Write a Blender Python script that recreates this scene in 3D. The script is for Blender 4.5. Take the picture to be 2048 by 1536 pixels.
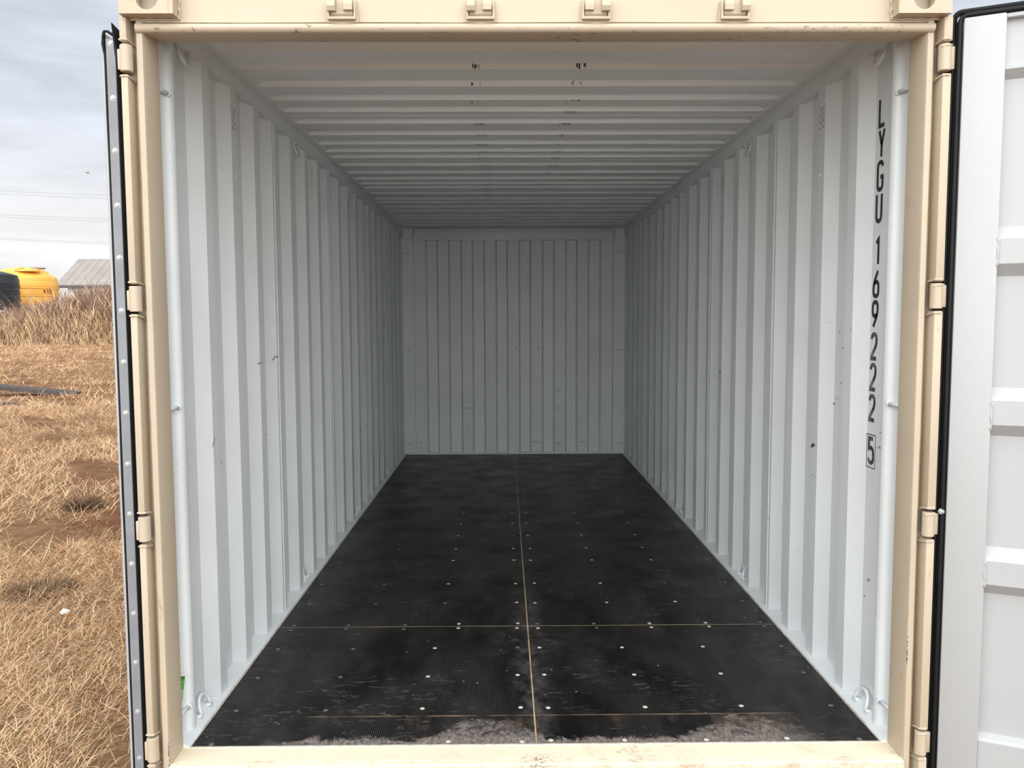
import bpy, bmesh, math, random
import numpy as np
from mathutils import Vector, Matrix
for o in list(bpy.data.objects): bpy.data.objects.remove(o, do_unlink=True)
SC = bpy.context.scene
COL = SC.collection
PI = math.pi

# ------------------------------------------------------------------ camera
CX, CY, CZ = -0.1005, -2.6014, 1.4012
YAW, PITCH, ROLL, FPX = 0.008984, -0.075819, -0.003979, 1624.6
def cam_axes():
    f = Vector((math.sin(YAW)*math.cos(PITCH), math.cos(YAW)*math.cos(PITCH), math.sin(PITCH)))
    r = Vector((math.cos(YAW), -math.sin(YAW), 0)); u = r.cross(f)
    return math.cos(ROLL)*r+math.sin(ROLL)*u, -math.sin(ROLL)*r+math.cos(ROLL)*u, f
RT, UP, FW = cam_axes()
cam = bpy.data.cameras.new('camera'); cam.sensor_width = 36; cam.sensor_fit = 'HORIZONTAL'
cam.lens = FPX/2048*36; cam.clip_start = 0.02; cam.clip_end = 2000
co = bpy.data.objects.new('camera', cam); COL.objects.link(co)
M = Matrix((RT, UP, -FW)).transposed().to_4x4(); M.translation = (CX, CY, CZ); co.matrix_world = M
SC.camera = co

# ------------------------------------------------------------------ colour management, sky, sun
SC.view_settings.view_transform = 'Standard'; SC.view_settings.look = 'None'
SC.view_settings.gamma = 1.0; SC.view_settings.use_curve_mapping = False
SC.view_settings.exposure = 0.0

W = bpy.data.worlds.new('world'); SC.world = W; W.use_nodes = True
nt = W.node_tree; nt.nodes.clear()
def N(nt, typ, inputs=None, **kw):
    n = nt.nodes.new(typ)
    for k, v in kw.items(): setattr(n, k, v)
    for k, v in (inputs or {}).items():
        if isinstance(v, bpy.types.NodeSocket): nt.links.new(v, n.inputs[k])
        else: n.inputs[k].default_value = v
    return n
def RGBA(c): return (c[0], c[1], c[2], 1)
def ramp(nt, fac, stops, interp='LINEAR'):
    n = nt.nodes.new('ShaderNodeValToRGB'); cr = n.color_ramp; cr.interpolation = interp
    while len(cr.elements) < len(stops): cr.elements.new(0.5)
    for e, (p, c) in zip(cr.elements, stops):
        e.position = p; e.color = RGBA(c) if hasattr(c, '__len__') else (c, c, c, 1)
    nt.links.new(fac, n.inputs[0]); return n.outputs[0]
tc = N(nt, 'ShaderNodeTexCoord')
sep = N(nt, 'ShaderNodeSeparateXYZ', {0: tc.outputs['Generated']})
grad = ramp(nt, sep.outputs['Z'], [(0.0, (1.0, .99, .96)), (0.06, (1.0, 1.0, .99)), (0.115, (.96, .97, .985)), (0.18, (.78, .815, .89)),
                                   (0.27, (.68, .735, .83)), (0.42, (.72, .77, .86)), (1.0, (.82, .855, .91))])
mp = N(nt, 'ShaderNodeMapping', {'Vector': tc.outputs['Generated'], 'Scale': (1.6, 1.6, 9.0), 'Rotation': (0.05, 0.12, 0)})
no = N(nt, 'ShaderNodeTexNoise', {'Vector': mp.outputs[0], 'Scale': 2.6, 'Detail': 7.0, 'Roughness': 0.55, 'Distortion': 0.4})
cl = ramp(nt, no.outputs['Fac'], [(0.30, 0.84), (0.50, 1.0), (0.70, 1.14)])
mul = N(nt, 'ShaderNodeMix', {0: 1.0, 6: grad, 7: cl}, data_type='RGBA', blend_type='MULTIPLY')
bg = N(nt, 'ShaderNodeBackground', {'Color': mul.outputs[2], 'Strength': 1.0})
N(nt, 'ShaderNodeOutputWorld', {'Surface': bg.outputs[0]})

sun = bpy.data.lights.new('sun', 'SUN'); sun.energy = 5.7; sun.angle = math.radians(110.0); sun.color = (1.0, .985, .965)
so = bpy.data.objects.new('sun', sun); COL.objects.link(so)
sd = Vector((0.06, 0.8660, -0.5000)).normalized()      # veiled sun behind the viewer
so.rotation_euler = sd.to_track_quat('-Z', 'Y').to_euler(); so.location = (-2, -12, 14)

# ------------------------------------------------------------------ helpers
rnd = random.Random(7)
def mesh(name, v, f, smooth=False):
    me = bpy.data.meshes.new(name); me.from_pydata([tuple(p) for p in v], [], f)
    bm = bmesh.new(); bm.from_mesh(me); bmesh.ops.recalc_face_normals(bm, faces=bm.faces); bm.to_mesh(me); bm.free()
    if smooth: me.polygons.foreach_set('use_smooth', [True]*len(me.polygons))
    return me
def put(name, me, mat=None, parent=None, loc=None, rot=None, label=None, kind=None, cat=None, group=None):
    o = bpy.data.objects.new(name, me); COL.objects.link(o)
    if mat and me is not None and len(me.materials) == 0: me.materials.append(mat)
    if parent: o.parent = parent
    if loc: o.location = loc
    if rot: o.rotation_euler = rot
    for k, v in (('label', label), ('kind', kind), ('category', cat), ('group', group)):
        if v: o[k] = v
    return o
class B:
    """collects shapes into one bmesh"""
    def __init__(s): s.bm = bmesh.new()
    def box(s, x0, x1, y0, y1, z0, z1, bev=0, seg=1, mat=None):
        r = bmesh.ops.create_cube(s.bm, size=1); vs = r['verts']
        for v in vs: v.co = Vector((x0+(v.co.x+.5)*(x1-x0), y0+(v.co.y+.5)*(y1-y0), z0+(v.co.z+.5)*(z1-z0)))
        if bev:
            es = list({e for v in vs for e in v.link_edges})
            r2 = bmesh.ops.bevel(s.bm, geom=es, offset=bev, segments=seg, affect='EDGES', profile=.5)
            vs = list({v for f in r2['faces'] for v in f.verts} | {v for v in vs if v.is_valid})
        if mat is not None:
            for v in vs: v.co = mat @ v.co
        return s
    def prism(s, pts, a, b, axis):
        """2-D outline extruded from a to b along axis; the outline's two coordinates are the other axes in x,y,z order"""
        def P(p, t):
            return {'x': (t, p[0], p[1]), 'y': (p[0], t, p[1]), 'z': (p[0], p[1], t)}[axis]
        A = [s.bm.verts.new(P(p, a)) for p in pts]; Bv = [s.bm.verts.new(P(p, b)) for p in pts]
        n = len(pts); s.bm.faces.new(A); s.bm.faces.new(Bv[::-1])
        for i in range(n): s.bm.faces.new((A[i], Bv[i], Bv[(i+1) % n], A[(i+1) % n]))
        return s
    def tube(s, pts, r, n=8, cap=True):
        pts = [Vector(p) for p in pts]; rings = []
        t0 = (pts[1]-pts[0]).normalized(); ref = Vector((0, 0, 1)) if abs(t0.z) < .9 else Vector((1, 0, 0))
        for i, p in enumerate(pts):
            t = (pts[min(i+1, len(pts)-1)]-pts[max(i-1, 0)]).normalized()
            a = (ref-t*ref.dot(t)).normalized(); b = t.cross(a); ref = a
            rr = r[i] if hasattr(r, '__len__') else r
            rings.append([s.bm.verts.new(p+a*math.cos(2*PI*k/n)*rr+b*math.sin(2*PI*k/n)*rr) for k in range(n)])
        for A, Bv in zip(rings, rings[1:]):
            for k in range(n): s.bm.faces.new((A[k], A[(k+1) % n], Bv[(k+1) % n], Bv[k]))
        if cap: s.bm.faces.new(rings[0][::-1]); s.bm.faces.new(rings[-1])
        return s
    def lathe(s, prof, n=32, c=(0, 0, 0)):
        rings = []
        for r, z in prof:
            rings.append([s.bm.verts.new((c[0]+r*math.cos(2*PI*k/n), c[1]+r*math.sin(2*PI*k/n), c[2]+z)) for k in range(n)])
        for A, Bv in zip(rings, rings[1:]):
            for k in range(n): s.bm.faces.new((A[k], A[(k+1) % n], Bv[(k+1) % n], Bv[k]))
        s.bm.faces.new(rings[0][::-1]); s.bm.faces.new(rings[-1]); return s
    def me(s, name, smooth=False, merge=0, angle=None):
        if merge: bmesh.ops.remove_doubles(s.bm, verts=s.bm.verts, dist=merge)
        bmesh.ops.recalc_face_normals(s.bm, faces=s.bm.faces)
        m = bpy.data.meshes.new(name); s.bm.to_mesh(m); s.bm.free()
        if smooth or angle: m.polygons.foreach_set('use_smooth', [True]*len(m.polygons))
        if angle: m.set_sharp_from_angle(angle=math.radians(angle))
        return m
def solidify(o, t, off=1.0):
    m = o.modifiers.new('thickness', 'SOLIDIFY'); m.thickness = t; m.offset = off; return o
def px(u, v, Y=None, X=None, Z=None):
    """a pixel of the photograph -> the point on one plane of the scene (used once, here, to measure the place)"""
    d = FW + RT*((u-1024)/FPX) + UP*((768-v)/FPX); C = Vector((CX, CY, CZ))
    t = (Y-CY)/d.y if Y is not None else ((X-CX)/d.x if X is not None else (Z-CZ)/d.z)
    return C+d*t

# ------------------------------------------------------------------ materials
def material(name):
    m = bpy.data.materials.new(name); m.use_nodes = True; t = m.node_tree
    b = t.nodes['Principled BSDF']; return m, t, b
def objco(t): return N(t, 'ShaderNodeTexCoord').outputs['Object']
def noise(t, vec, scale, detail=4, rough=.55, dist=0, mapscale=None, out='Fac', loc=(0, 0, 0)):
    if mapscale: vec = N(t, 'ShaderNodeMapping', {'Vector': vec, 'Scale': mapscale, 'Location': loc}).outputs[0]
    return N(t, 'ShaderNodeTexNoise', {'Vector': vec, 'Scale': scale, 'Detail': detail, 'Roughness': rough, 'Distortion': dist}).outputs[out]
def mix(t, fac, a, b, mode='MIX'):
    n = N(t, 'ShaderNodeMix', data_type='RGBA', blend_type=mode)
    for i, v in ((0, fac), (6, a), (7, b)):
        if isinstance(v, bpy.types.NodeSocket): t.links.new(v, n.inputs[i])
        else: n.inputs[i].default_value = v if i == 0 else RGBA(v)
    return n.outputs[2]
def math_(t, op, a, b=None, clamp=False):
    n = N(t, 'ShaderNodeMath', operation=op, use_clamp=clamp)
    for i, v in ((0, a), (1, b)):
        if v is None: continue
        if isinstance(v, bpy.types.NodeSocket): t.links.new(v, n.inputs[i])
        else: n.inputs[i].default_value = v
    return n.outputs[0]
def bump(t, b, h, strength=.3, dist=.01):
    n = N(t, 'ShaderNodeBump', {'Strength': strength, 'Distance': dist, 'Height': h}); t.links.new(n.outputs[0], b.inputs['Normal'])
def setp(t, b, color=None, rough=.5, metal=0, spec=.5):
    for k, v in (('Base Color', color), ('Roughness', rough), ('Metallic', metal), ('Specular IOR Level', spec)):
        if v is None: continue
        if isinstance(v, bpy.types.NodeSocket): t.links.new(v, b.inputs[k])
        else: b.inputs[k].default_value = RGBA(v) if hasattr(v, '__len__') else v
def plain(name, c, rough=.5, metal=0, var=.0, scale=20, bmp=0, spec=.5):
    m, t, b = material(name); col = c
    if var:
        f = noise(t, objco(t), scale, 5)
        col = mix(t, ramp(t, f, [(.3, 0), (.7, 1)]), [x*(1-var) for x in c], [min(1, x*(1+var)) for x in c])
    setp(t, b, col, rough, metal, spec)
    if bmp: bump(t, b, noise(t, objco(t), scale*4, 3), bmp, .004)
    return m
def painted(name, base, rough, rust=0, scuff=0, grime=.06, rust_where=None, spec=.5, orange=.35):
    """sprayed steel: slight tone drift, orange-peel relief, chips, rust runs"""
    m, t, b = material(name); v = objco(t)
    f = noise(t, v, 2.2, 5)
    col = mix(t, ramp(t, f, [(.3, 0), (.7, 1)]), [x*(1-grime) for x in base], [min(1, x*(1+grime*.6)) for x in base])
    if scuff:
        a = noise(t, v, 3.0, 2, mapscale=(1, 1, 1)); c2 = noise(t, v, 60, 3, .7, mapscale=(1, .25, .6))
        fl = math_(t, 'MULTIPLY', ramp(t, a, [(.60, 0), (.70, 1)]), ramp(t, c2, [(.66, 0), (.70, 1)]))
        col = mix(t, math_(t, 'MULTIPLY', fl, scuff), col, (.05, .05, .055))
        d = noise(t, v, 26, 4, .7, mapscale=(1, .3, 1.0), loc=(3, 1, 7)); e = noise(t, v, 1.7, 2, loc=(5, 2, 1), mapscale=(1, 1, 1))
        pl = math_(t, 'MULTIPLY', ramp(t, d, [(.60, 0), (.68, 1)]), ramp(t, e, [(.58, 0), (.66, 1)]))
        col = mix(t, math_(t, 'MULTIPLY', pl, .35), col, [min(1, x*1.25) for x in base])
    if rust:
        r1 = noise(t, v, 7, 6, .7); r2 = noise(t, v, 45, 5, .7, mapscale=(1, 1, .35))
        k = math_(t, 'MULTIPLY', ramp(t, r1, [(.55, 0), (.68, 1)]), ramp(t, r2, [(.56, 0), (.66, 1)]))
        if rust_where is not None: k = math_(t, 'MULTIPLY', k, rust_where(t, v), True)
        col = mix(t, math_(t, 'MULTIPLY', k, rust, True), col, mix(t, r2, (.50, .17, .03), (.12, .035, .012)))
    setp(t, b, col, rough, 0, spec)
    bump(t, b, noise(t, v, 110, 2), orange, .0012)
    return m
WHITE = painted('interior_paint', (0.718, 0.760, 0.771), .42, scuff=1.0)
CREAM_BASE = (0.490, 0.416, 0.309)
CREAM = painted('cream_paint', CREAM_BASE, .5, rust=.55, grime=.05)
def band(axis, lo, hi, soft):
    def fn(t, v):
        s = N(t, 'ShaderNodeSeparateXYZ', {0: v}).outputs[axis]
        a = N(t, 'ShaderNodeMapRange', {0: s, 1: lo-soft, 2: lo, 3: 0, 4: 1}).outputs[0]
        c = N(t, 'ShaderNodeMapRange', {0: s, 1: hi, 2: hi+soft, 3: 1, 4: 0}).outputs[0]
        return math_(t, 'MULTIPLY', a, c)
    return fn
DOORW = painted('door_paint_darkened', (0.414, 0.425, 0.427), .38, grime=.02)  # interior paint darkened in colour, in place of dimmer light on the doors
BACKW = painted('far_wall_paint', (0.733, 0.775, 0.775), .45, scuff=.6)
RUBBER = plain('black_rubber', (.0055, .0060, .0070), .55, var=.3, scale=14, spec=.28)
STRIP = plain('grey_strip', (.20, .21, .225), .45, var=.12, scale=10)
RIVET = plain('rivet_metal', (.42, .43, .435), .38, .3, var=.1)
SEAL = plain('pale_sealant', (.52, .47, .40), .7, var=.3, scale=30)
TAN = plain('joint_sealant', (.42, .31, .19), .7, var=.45, scale=9)
INK = plain('stencil_black', (.012, .011, .014), .5)
DARKHOLE = plain('dark_hole', (.006, .006, .006), .9)
def worn_ink():
    m, t, b = material('worn_stencil'); v = objco(t)
    f = math_(t, 'MULTIPLY', ramp(t, noise(t, v, 150, 4, .7, mapscale=(1, 1, .6)), [(.44, 0), (.56, 1)]), ramp(t, noise(t, v, 22, 3, loc=(4, 0, 0), mapscale=(1, 1, 1)), [(.40, 0), (.60, 1)]))
    setp(t, b, mix(t, math_(t, 'MULTIPLY', f, .6), (.014, .013, .015), (.42, .43, .43)), .5); return m
INKW = worn_ink()

def ceiling_paint_lightened():
    """interior paint, lightened in place of more light on the ceiling, with the two rows of black scrape marks that a load left on the ribs"""
    m, t, b = material('ceiling_paint_lightened'); v = objco(t); base = (0.828, 0.874, 0.897)
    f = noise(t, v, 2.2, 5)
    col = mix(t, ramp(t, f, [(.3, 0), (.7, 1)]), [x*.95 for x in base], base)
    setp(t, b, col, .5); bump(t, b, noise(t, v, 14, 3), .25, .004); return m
CEIL = ceiling_paint_lightened()

def plywood():
    """black phenolic film on plywood: fine ribs along the container, scratches, dried pale dust at the sill"""
    m, t, b = material('black_film_plywood'); v = objco(t)
    s = N(t, 'ShaderNodeSeparateXYZ', {0: v}); X, Y = s.outputs[0], s.outputs[1]
    base = mix(t, ramp(t, noise(t, v, 5, 5), [(.3, 0), (.7, 1)]), (.0042, .0041, .0044), (.0090, .0081, .0078))
    # ribs of the film
    wv = N(t, 'ShaderNodeTexWave', {'Vector': v, 'Scale': 46.0, 'Distortion': 1.4, 'Detail': 2.0, 'Detail Scale': .6}, wave_type='BANDS', bands_direction='X').outputs['Fac']
    ribmask = ramp(t, noise(t, v, 2.6, 3, mapscale=(1.6, .5, 1)), [(.42, 0), (.60, 1)])
    col = mix(t, math_(t, 'MULTIPLY', math_(t, 'MULTIPLY', ramp(t, wv, [(.60, 0), (.95, 1)]), ribmask), .45), base, (.095, .088, .083))
    # hazy dust films, long scrapes
    hz = ramp(t, noise(t, v, 6, 6, .65, .6, mapscale=(1, .55, 1)), [(.50, 0), (.80, 1)])
    col = mix(t, math_(t, 'MULTIPLY', hz, .13), col, (.16, .15, .145))
    arcs = ramp(t, noise(t, v, 11, 2, .5, 1.8, mapscale=(.8, 3.2, 1), loc=(1, 4, 0)), [(.60, 0), (.66, 1), (.70, 0)])
    col = mix(t, math_(t, 'MULTIPLY', math_(t, 'MULTIPLY', arcs, ramp(t, noise(t, v, 1.9, 2), [(.42, 0), (.56, 1)])), .30), col, (.22, .21, .20))
    sc1 = ramp(t, noise(t, v, 9, 4, .75, mapscale=(.5, 9, 1), loc=(7, 0, 0)), [(.665, 0), (.70, 1)])
    sc2 = ramp(t, noise(t, v, 9, 4, .75, mapscale=(12, .55, 1), loc=(0, 9, 0)), [(.685, 0), (.72, 1)])
    msk = ramp(t, noise(t, v, 2.2, 3, loc=(3, 3, 0), mapscale=(1, 1, 1)), [(.44, 0), (.58, 1)])
    col = mix(t, math_(t, 'MULTIPLY', math_(t, 'MULTIPLY', math_(t, 'MAXIMUM', sc1, sc2), msk), .45), col, (.30, .27, .24))
    # seam dust along the middle joint
    cx = N(t, 'ShaderNodeMapRange', {0: math_(t, 'ABSOLUTE', X), 1: .015, 2: .09, 3: 1, 4: 0}).outputs[0]
    cf = N(t, 'ShaderNodeMapRange', {0: Y, 1: .1, 2: 2.4, 3: 1, 4: 0}).outputs[0]
    cd = math_(t, 'MULTIPLY', math_(t, 'MULTIPLY', cx, cf), ramp(t, noise(t, v, 10, 5, .7, mapscale=(1, .6, 1)), [(.42, 0), (.7, 1)]))
    col = mix(t, math_(t, 'MULTIPLY', cd, .40), col, (.26, .25, .245))
    # dried dust near the sill: a ragged pale strip, thicker right of the centre and far right
    ed = math_(t, 'ADD', Y, math_(t, 'MULTIPLY', math_(t, 'SUBTRACT', noise(t, v, 8, 7, .78, .6), .5), -.26))
    def hump(x0, w): return N(t, 'ShaderNodeMapRange', {0: math_(t, 'ABSOLUTE', math_(t, 'SUBTRACT', X, x0)), 1: w*.10, 2: w*1.15, 3: 1, 4: 0}, interpolation_type='SMOOTHSTEP').outputs[0]
    h2 = math_(t, 'MAXIMUM', hump(-.16, .22), hump(.74, .24))
    big = math_(t, 'ADD', .048, math_(t, 'MULTIPLY', h2, .135))
    in1 = N(t, 'ShaderNodeMapRange', {0: math_(t, 'SUBTRACT', big, ed), 1: -.006, 2: .018, 3: 0, 4: 1}).outputs[0]
    sx = N(t, 'ShaderNodeMapRange', {0: math_(t, 'ABSOLUTE', math_(t, 'SUBTRACT', X, .02)), 1: .78, 2: .96, 3: 1, 4: 0}).outputs[0]
    gr0 = ramp(t, noise(t, v, 60, 5, .75, mapscale=(1.5, .7, 1)), [(.36, .25), (.62, 1)])
    lo = ramp(t, noise(t, v, 16, 6, .75, 1.2), [(.42, 0), (.60, 1)])
    hi = N(t, 'ShaderNodeMapRange', {0: Y, 1: .045, 2: .075, 3: 0, 4: 1}).outputs[0]
    gr = math_(t, 'MULTIPLY', gr0, mix(t, hi, (1, 1, 1), mix(t, lo, (.12, .12, .12), (1, 1, 1))))
    dust = math_(t, 'MULTIPLY', math_(t, 'MULTIPLY', in1, sx), gr)
    col = mix(t, math_(t, 'MULTIPLY', dust, .62), col, (.40, .345, .31))
    # the faint front batten line and its brown rub
    l1 = N(t, 'ShaderNodeMapRange', {0: math_(t, 'ABSOLUTE', math_(t, 'SUBTRACT', Y, .205)), 1: .002, 2: .005, 3: 1, 4: 0}).outputs[0]
    l2 = ramp(t, noise(t, v, 5, 4, .6, loc=(0, 2, 0), mapscale=(1, .2, 1)), [(.40, 0), (.6, 1)])
    col = mix(t, math_(t, 'MULTIPLY', math_(t, 'MULTIPLY', math_(t, 'MULTIPLY', l1, l2), sx), .55), col, (.36, .26, .17))
    rub = N(t, 'ShaderNodeMapRange', {0: math_(t, 'ABSOLUTE', math_(t, 'SUBTRACT', Y, .155)), 1: .03, 2: .055, 3: 1, 4: 0}).outputs[0]
    rb = math_(t, 'MULTIPLY', rub, ramp(t, noise(t, v, 9, 5, .65, loc=(2, 2, 0), mapscale=(1, .4, 1)), [(.52, 0), (.72, 1)]))
    col = mix(t, math_(t, 'MULTIPLY', rb, .45), col, (.15, .10, .065))
    # pin-prick specks
    vo = N(t, 'ShaderNodeTexVoronoi', {'Vector': v, 'Scale': 16.0, 'Randomness': 1.0}).outputs['Distance']
    sp = math_(t, 'MULTIPLY', N(t, 'ShaderNodeMapRange', {0: vo, 1: .045, 2: .06, 3: 1, 4: 0}).outputs[0], ramp(t, noise(t, v, 2.4, 2, loc=(1, 1, 5), mapscale=(1, 1, 1)), [(.5, 0), (.56, 1)]))
    col = mix(t, math_(t, 'MULTIPLY', sp, .8), col, (.50, .48, .45))
    rough = N(t, 'ShaderNodeMapRange', {0: noise(t, v, 4, 5), 1: .3, 2: .7, 3: .24, 4: .42}).outputs[0]
    rough = math_(t, 'ADD', rough, math_(t, 'MULTIPLY', dust, .35))
    setp(t, b, col, rough, 0, .105)
    bump(t, b, math_(t, 'MULTIPLY', wv, ribmask), .22, .0015); return m
PLY = plywood()

def soil():
    m, t, b = material('dry_ground'); v = objco(t)
    a = noise(t, v, .55, 6, .65); c = noise(t, v, 7, 7, .75, .5); d = math_(t, 'ADD', math_(t, 'MULTIPLY', noise(t, v, 46, 5, .8, 1.0), .55), math_(t, 'MULTIPLY', noise(t, v, 170, 4, .8, 2.2), .45))
    straw = mix(t, ramp(t, d, [(.34, 0), (.64, 1)]), (.17, .085, .042), (.60, .38, .20))
    red = mix(t, ramp(t, d, [(.3, 0), (.7, 1)]), (.15, .062, .033), (.40, .19, .10))
    k = math_(t, 'ADD', math_(t, 'MULTIPLY', ramp(t, a, [(.35, 0), (.65, 1)]), .55), math_(t, 'MULTIPLY', ramp(t, c, [(.35, 0), (.65, 1)]), .45))
    setp(t, b, mix(t, ramp(t, k, [(.28, 0), (.60, 1)]), red, straw), .95, 0, .1)
    bump(t, b, math_(t, 'ADD', d, math_(t, 'MULTIPLY', c, 2.0)), .8, .05); return m
SOIL = soil()
def blade_mat(name):
    m, t, b = material(name)
    a = N(t, 'ShaderNodeAttribute', attribute_name='tint').outputs['Color']
    setp(t, b, a, .75, 0, .2)
    return m
STRAW = blade_mat('dry_straw')

# ------------------------------------------------------------------ the container: numbers measured off the photograph
GZ = -0.19                     # ground below the container floor
OUT = [.295, .597, .889, 1.158, 1.476, 1.783, 2.073, 2.338, 2.656, 2.966, 3.268, 3.541, 3.834, 4.136, 4.447, 4.732, 5.02, 5.318, 5.620, 5.915]
XI, XO = 1.170, 1.206          # crests and valleys of the side walls
YB = 5.99                      # far wall
SEAMS = [1.255, 2.440, 3.635, 4.822]
wall_top = 2.330

def wall_profile():
    """(y, x) of the corrugated side wall from the door post to the far end"""
    p = [(.118, XO)]
    for i, o in enumerate(OUT):
        p += [(o, XO)]
        if o+.067 > 5.96: p += [(o+.067, XI), (6.03, XI)]; break
        p += [(o+.067, XI), (o+.139, XI), (o+.203, XO)]
    if p[-1][0] < 6.03: p += [(6.03, XI)]
    return p
def x_at(prof, y):
    for (a, xa), (b, xb) in zip(prof, prof[1:]):
        if a <= y <= b: return xa+(xb-xa)*(y-a)/max(1e-9, b-a)
    return prof[-1][1]
WP = wall_profile()

floor = put('floor', None, kind='structure', label='black plywood container floor of six screwed panels', cat='floor')
walls = {}
for sgn, side in ((-1, 'left'), (1, 'right')):
    b = B()
    # sloped white angle that fills the gap between the plywood and the corrugations
    b.prism([(sgn*1.151, -.012), (sgn*1.1535, .003), (sgn*1.158, .004), (sgn*1.2065, .034), (sgn*1.235, .034), (sgn*1.235, -.17), (sgn*1.151, -.17)], .004, YB+.065, 'y')
    w = put('wall_'+side, b.me('wall_'+side), WHITE, kind='structure', cat='wall',
            label='%s corrugated light grey steel wall inside the container%s' % (side, ', with lettering' if sgn > 0 else ', without lettering'))
    walls[side] = w
    ends = [WP[0][0]] + SEAMS + [6.03]
    for k, (a, c) in enumerate(zip(ends, ends[1:])):
        pr = [(a, x_at(WP, a))] + [p for p in WP if a+1e-6 < p[0] < c-1e-6] + [(c, x_at(WP, c))]
        if k > 0: pr = [(a-.004, XI-.0025), (a+.004, XI-.0030), (a+.0045, XI)] + pr[1:]     # lapped, welded edge
        v, f = [], []
        for y, x in pr: v += [(sgn*x, y, .0), (sgn*x, y, wall_top)]
        for i in range(len(pr)-1): f.append((2*i, 2*i+2, 2*i+3, 2*i+1))
        me = bpy.data.meshes.new('corrugated_sheet'); me.from_pydata(v, [], f if sgn < 0 else [q[::-1] for q in f])
        o = put('corrugated_sheet', me, WHITE, w); solidify(o, .004, -1.0)
    # bead of weld where the sheets meet the angle
    bd = B()
    pts = []
    for y, x in WP: pts.append((sgn*(x-.001), y, .0035+.0305*(x-1.158)/(.0485)))
    bd.tube(pts, .0022, 5)
    put('weld_bead', bd.me('weld_bead', smooth=True), SEAL if False else WHITE, w)
    sl = B(); sl.box(min(sgn*1.1465, sgn*1.1515), max(sgn*1.1465, sgn*1.1515), .004, YB, -.01, .0022)
    put('floor_edge_sealant', sl.me('floor_edge_sealant'), SEAL, w)
    # top rail
    r = B()
    r.prism([(sgn*1.160, 2.400), (sgn*1.1655, 2.336), (sgn*1.1675, 2.329), (sgn*1.172, 2.3255), (sgn*1.24, 2.3255), (sgn*1.24, 2.415), (sgn*1.160, 2.415)], .0, YB+.06, 'y')
    put('top_rail', r.me('top_rail', angle=40), WHITE, w)
    # lashing rings: bent round bar welded on the rail above and the angle below
    ys = (.215, 1.705, 3.17, 4.63, 5.86)
    for top in (False, True):
        for y in ys:
            b = B(); n = 9; pts = []
            for i in range(n+1):
                a = PI*i/n
                yy = -.046*math.cos(a); h = math.sin(a)**.8
                if not top: pts.append((-sgn*(.012-.020*h), yy, .055*h))
                else: pts.append((-sgn*(.016*h-.004), yy, -.055*h))
            b.tube(pts, .0062, 8)
            for e in (-1, 1):
                b.box(-.010, .010, e*.046-.010, e*.046+.010, -.006 if not top else -.004, .006 if not top else .008, .003)
            put('lashing_ring', b.me('lashing_ring', smooth=True), WHITE, w, loc=((sgn*1.182, y, .024) if not top else (sgn*1.178, y, 2.322)))
    # ventilators: perforated crest with two plug welds
    for y in (.695, 2.0) if sgn < 0 else (.695, 2.18):
        b = B(); x = XI-.0006
        k = 0
        for r_ in range(7):
            for c_ in range(2 if r_ % 2 == 0 else 1):
                cy = y + ((-.013, .013)[c_] if r_ % 2 == 0 else 0); cz = 2.245-.0125*r_
                ring = [b.bm.verts.new((sgn*(x+.0), cy+.0035*math.cos(q*PI/4), cz+.0045*math.sin(q*PI/4))) for q in range(8)]
                b.bm.faces.new(ring)
        put('vent_holes', b.me('vent_holes'), DARKHOLE, w, kind='stuff')
        for dy, dz in ((-.02, 2.275), (.018, 2.268), (.012, 1.985)):
            if y > 1 and dz < 2: continue
            b = B(); b.lathe([(.0075, 0), (.006, .0025), (.002, .0035)], 10)
            put('plug_weld', b.me('plug_weld', smooth=True), WHITE, w, loc=(sgn*(XI+.0005), y+dy, dz), rot=(0, -sgn*PI/2, 0))

# lettering on the right wall
GL = {
 'L': [[(0, 1), (0, 0), (1, 0)]],
 'Y': [[(0, 1), (.5, .45), (.5, 0)], [(1, 1), (.5, .45)]],
 'G': [[(1, .84), (.93, .93), (.72, 1), (.3, 1), (.07, .93), (0, .82), (0, .17), (.08, .06), (.3, 0), (.7, 0), (.92, .06), (1, .17), (1, .46), (.55, .46)]],
 'U': [[(0, 1), (0, .18), (.1, .06), (.32, 0), (.68, 0), (.9, .06), (1, .18), (1, 1)]],
 '1': [[(.15, .86), (.62, 1), (.62, 0)]],
 '6': [[(.82, 1), (.22, .62), (.06, .45), (0, .3), (0, .16), (.1, .05), (.32, 0), (.68, 0), (.9, .05), (1, .16), (1, .40), (.9, .51), (.66, .565), (.36, .555), (.12, .49)]],
 '2': [[(.02, .80), (.06, .91), (.28, 1), (.7, 1), (.93, .92), (1, .8), (1, .68), (.9, .54), (.05, .09), (.0, .0), (1, 0)]],
 '5': [[(.92, 1), (.1, 1), (.06, .56), (.34, .62), (.72, .60), (.94, .51), (1, .38), (1, .18), (.9, .06), (.66, 0), (.3, 0), (.08, .07), (0, .18)]],
 'X': [[(0, 1), (1, 0)], [(1, 1), (0, 0)]],
}
GL['9'] = [[(1-a, 1-c) for a, c in GL['6'][0]]]
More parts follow.
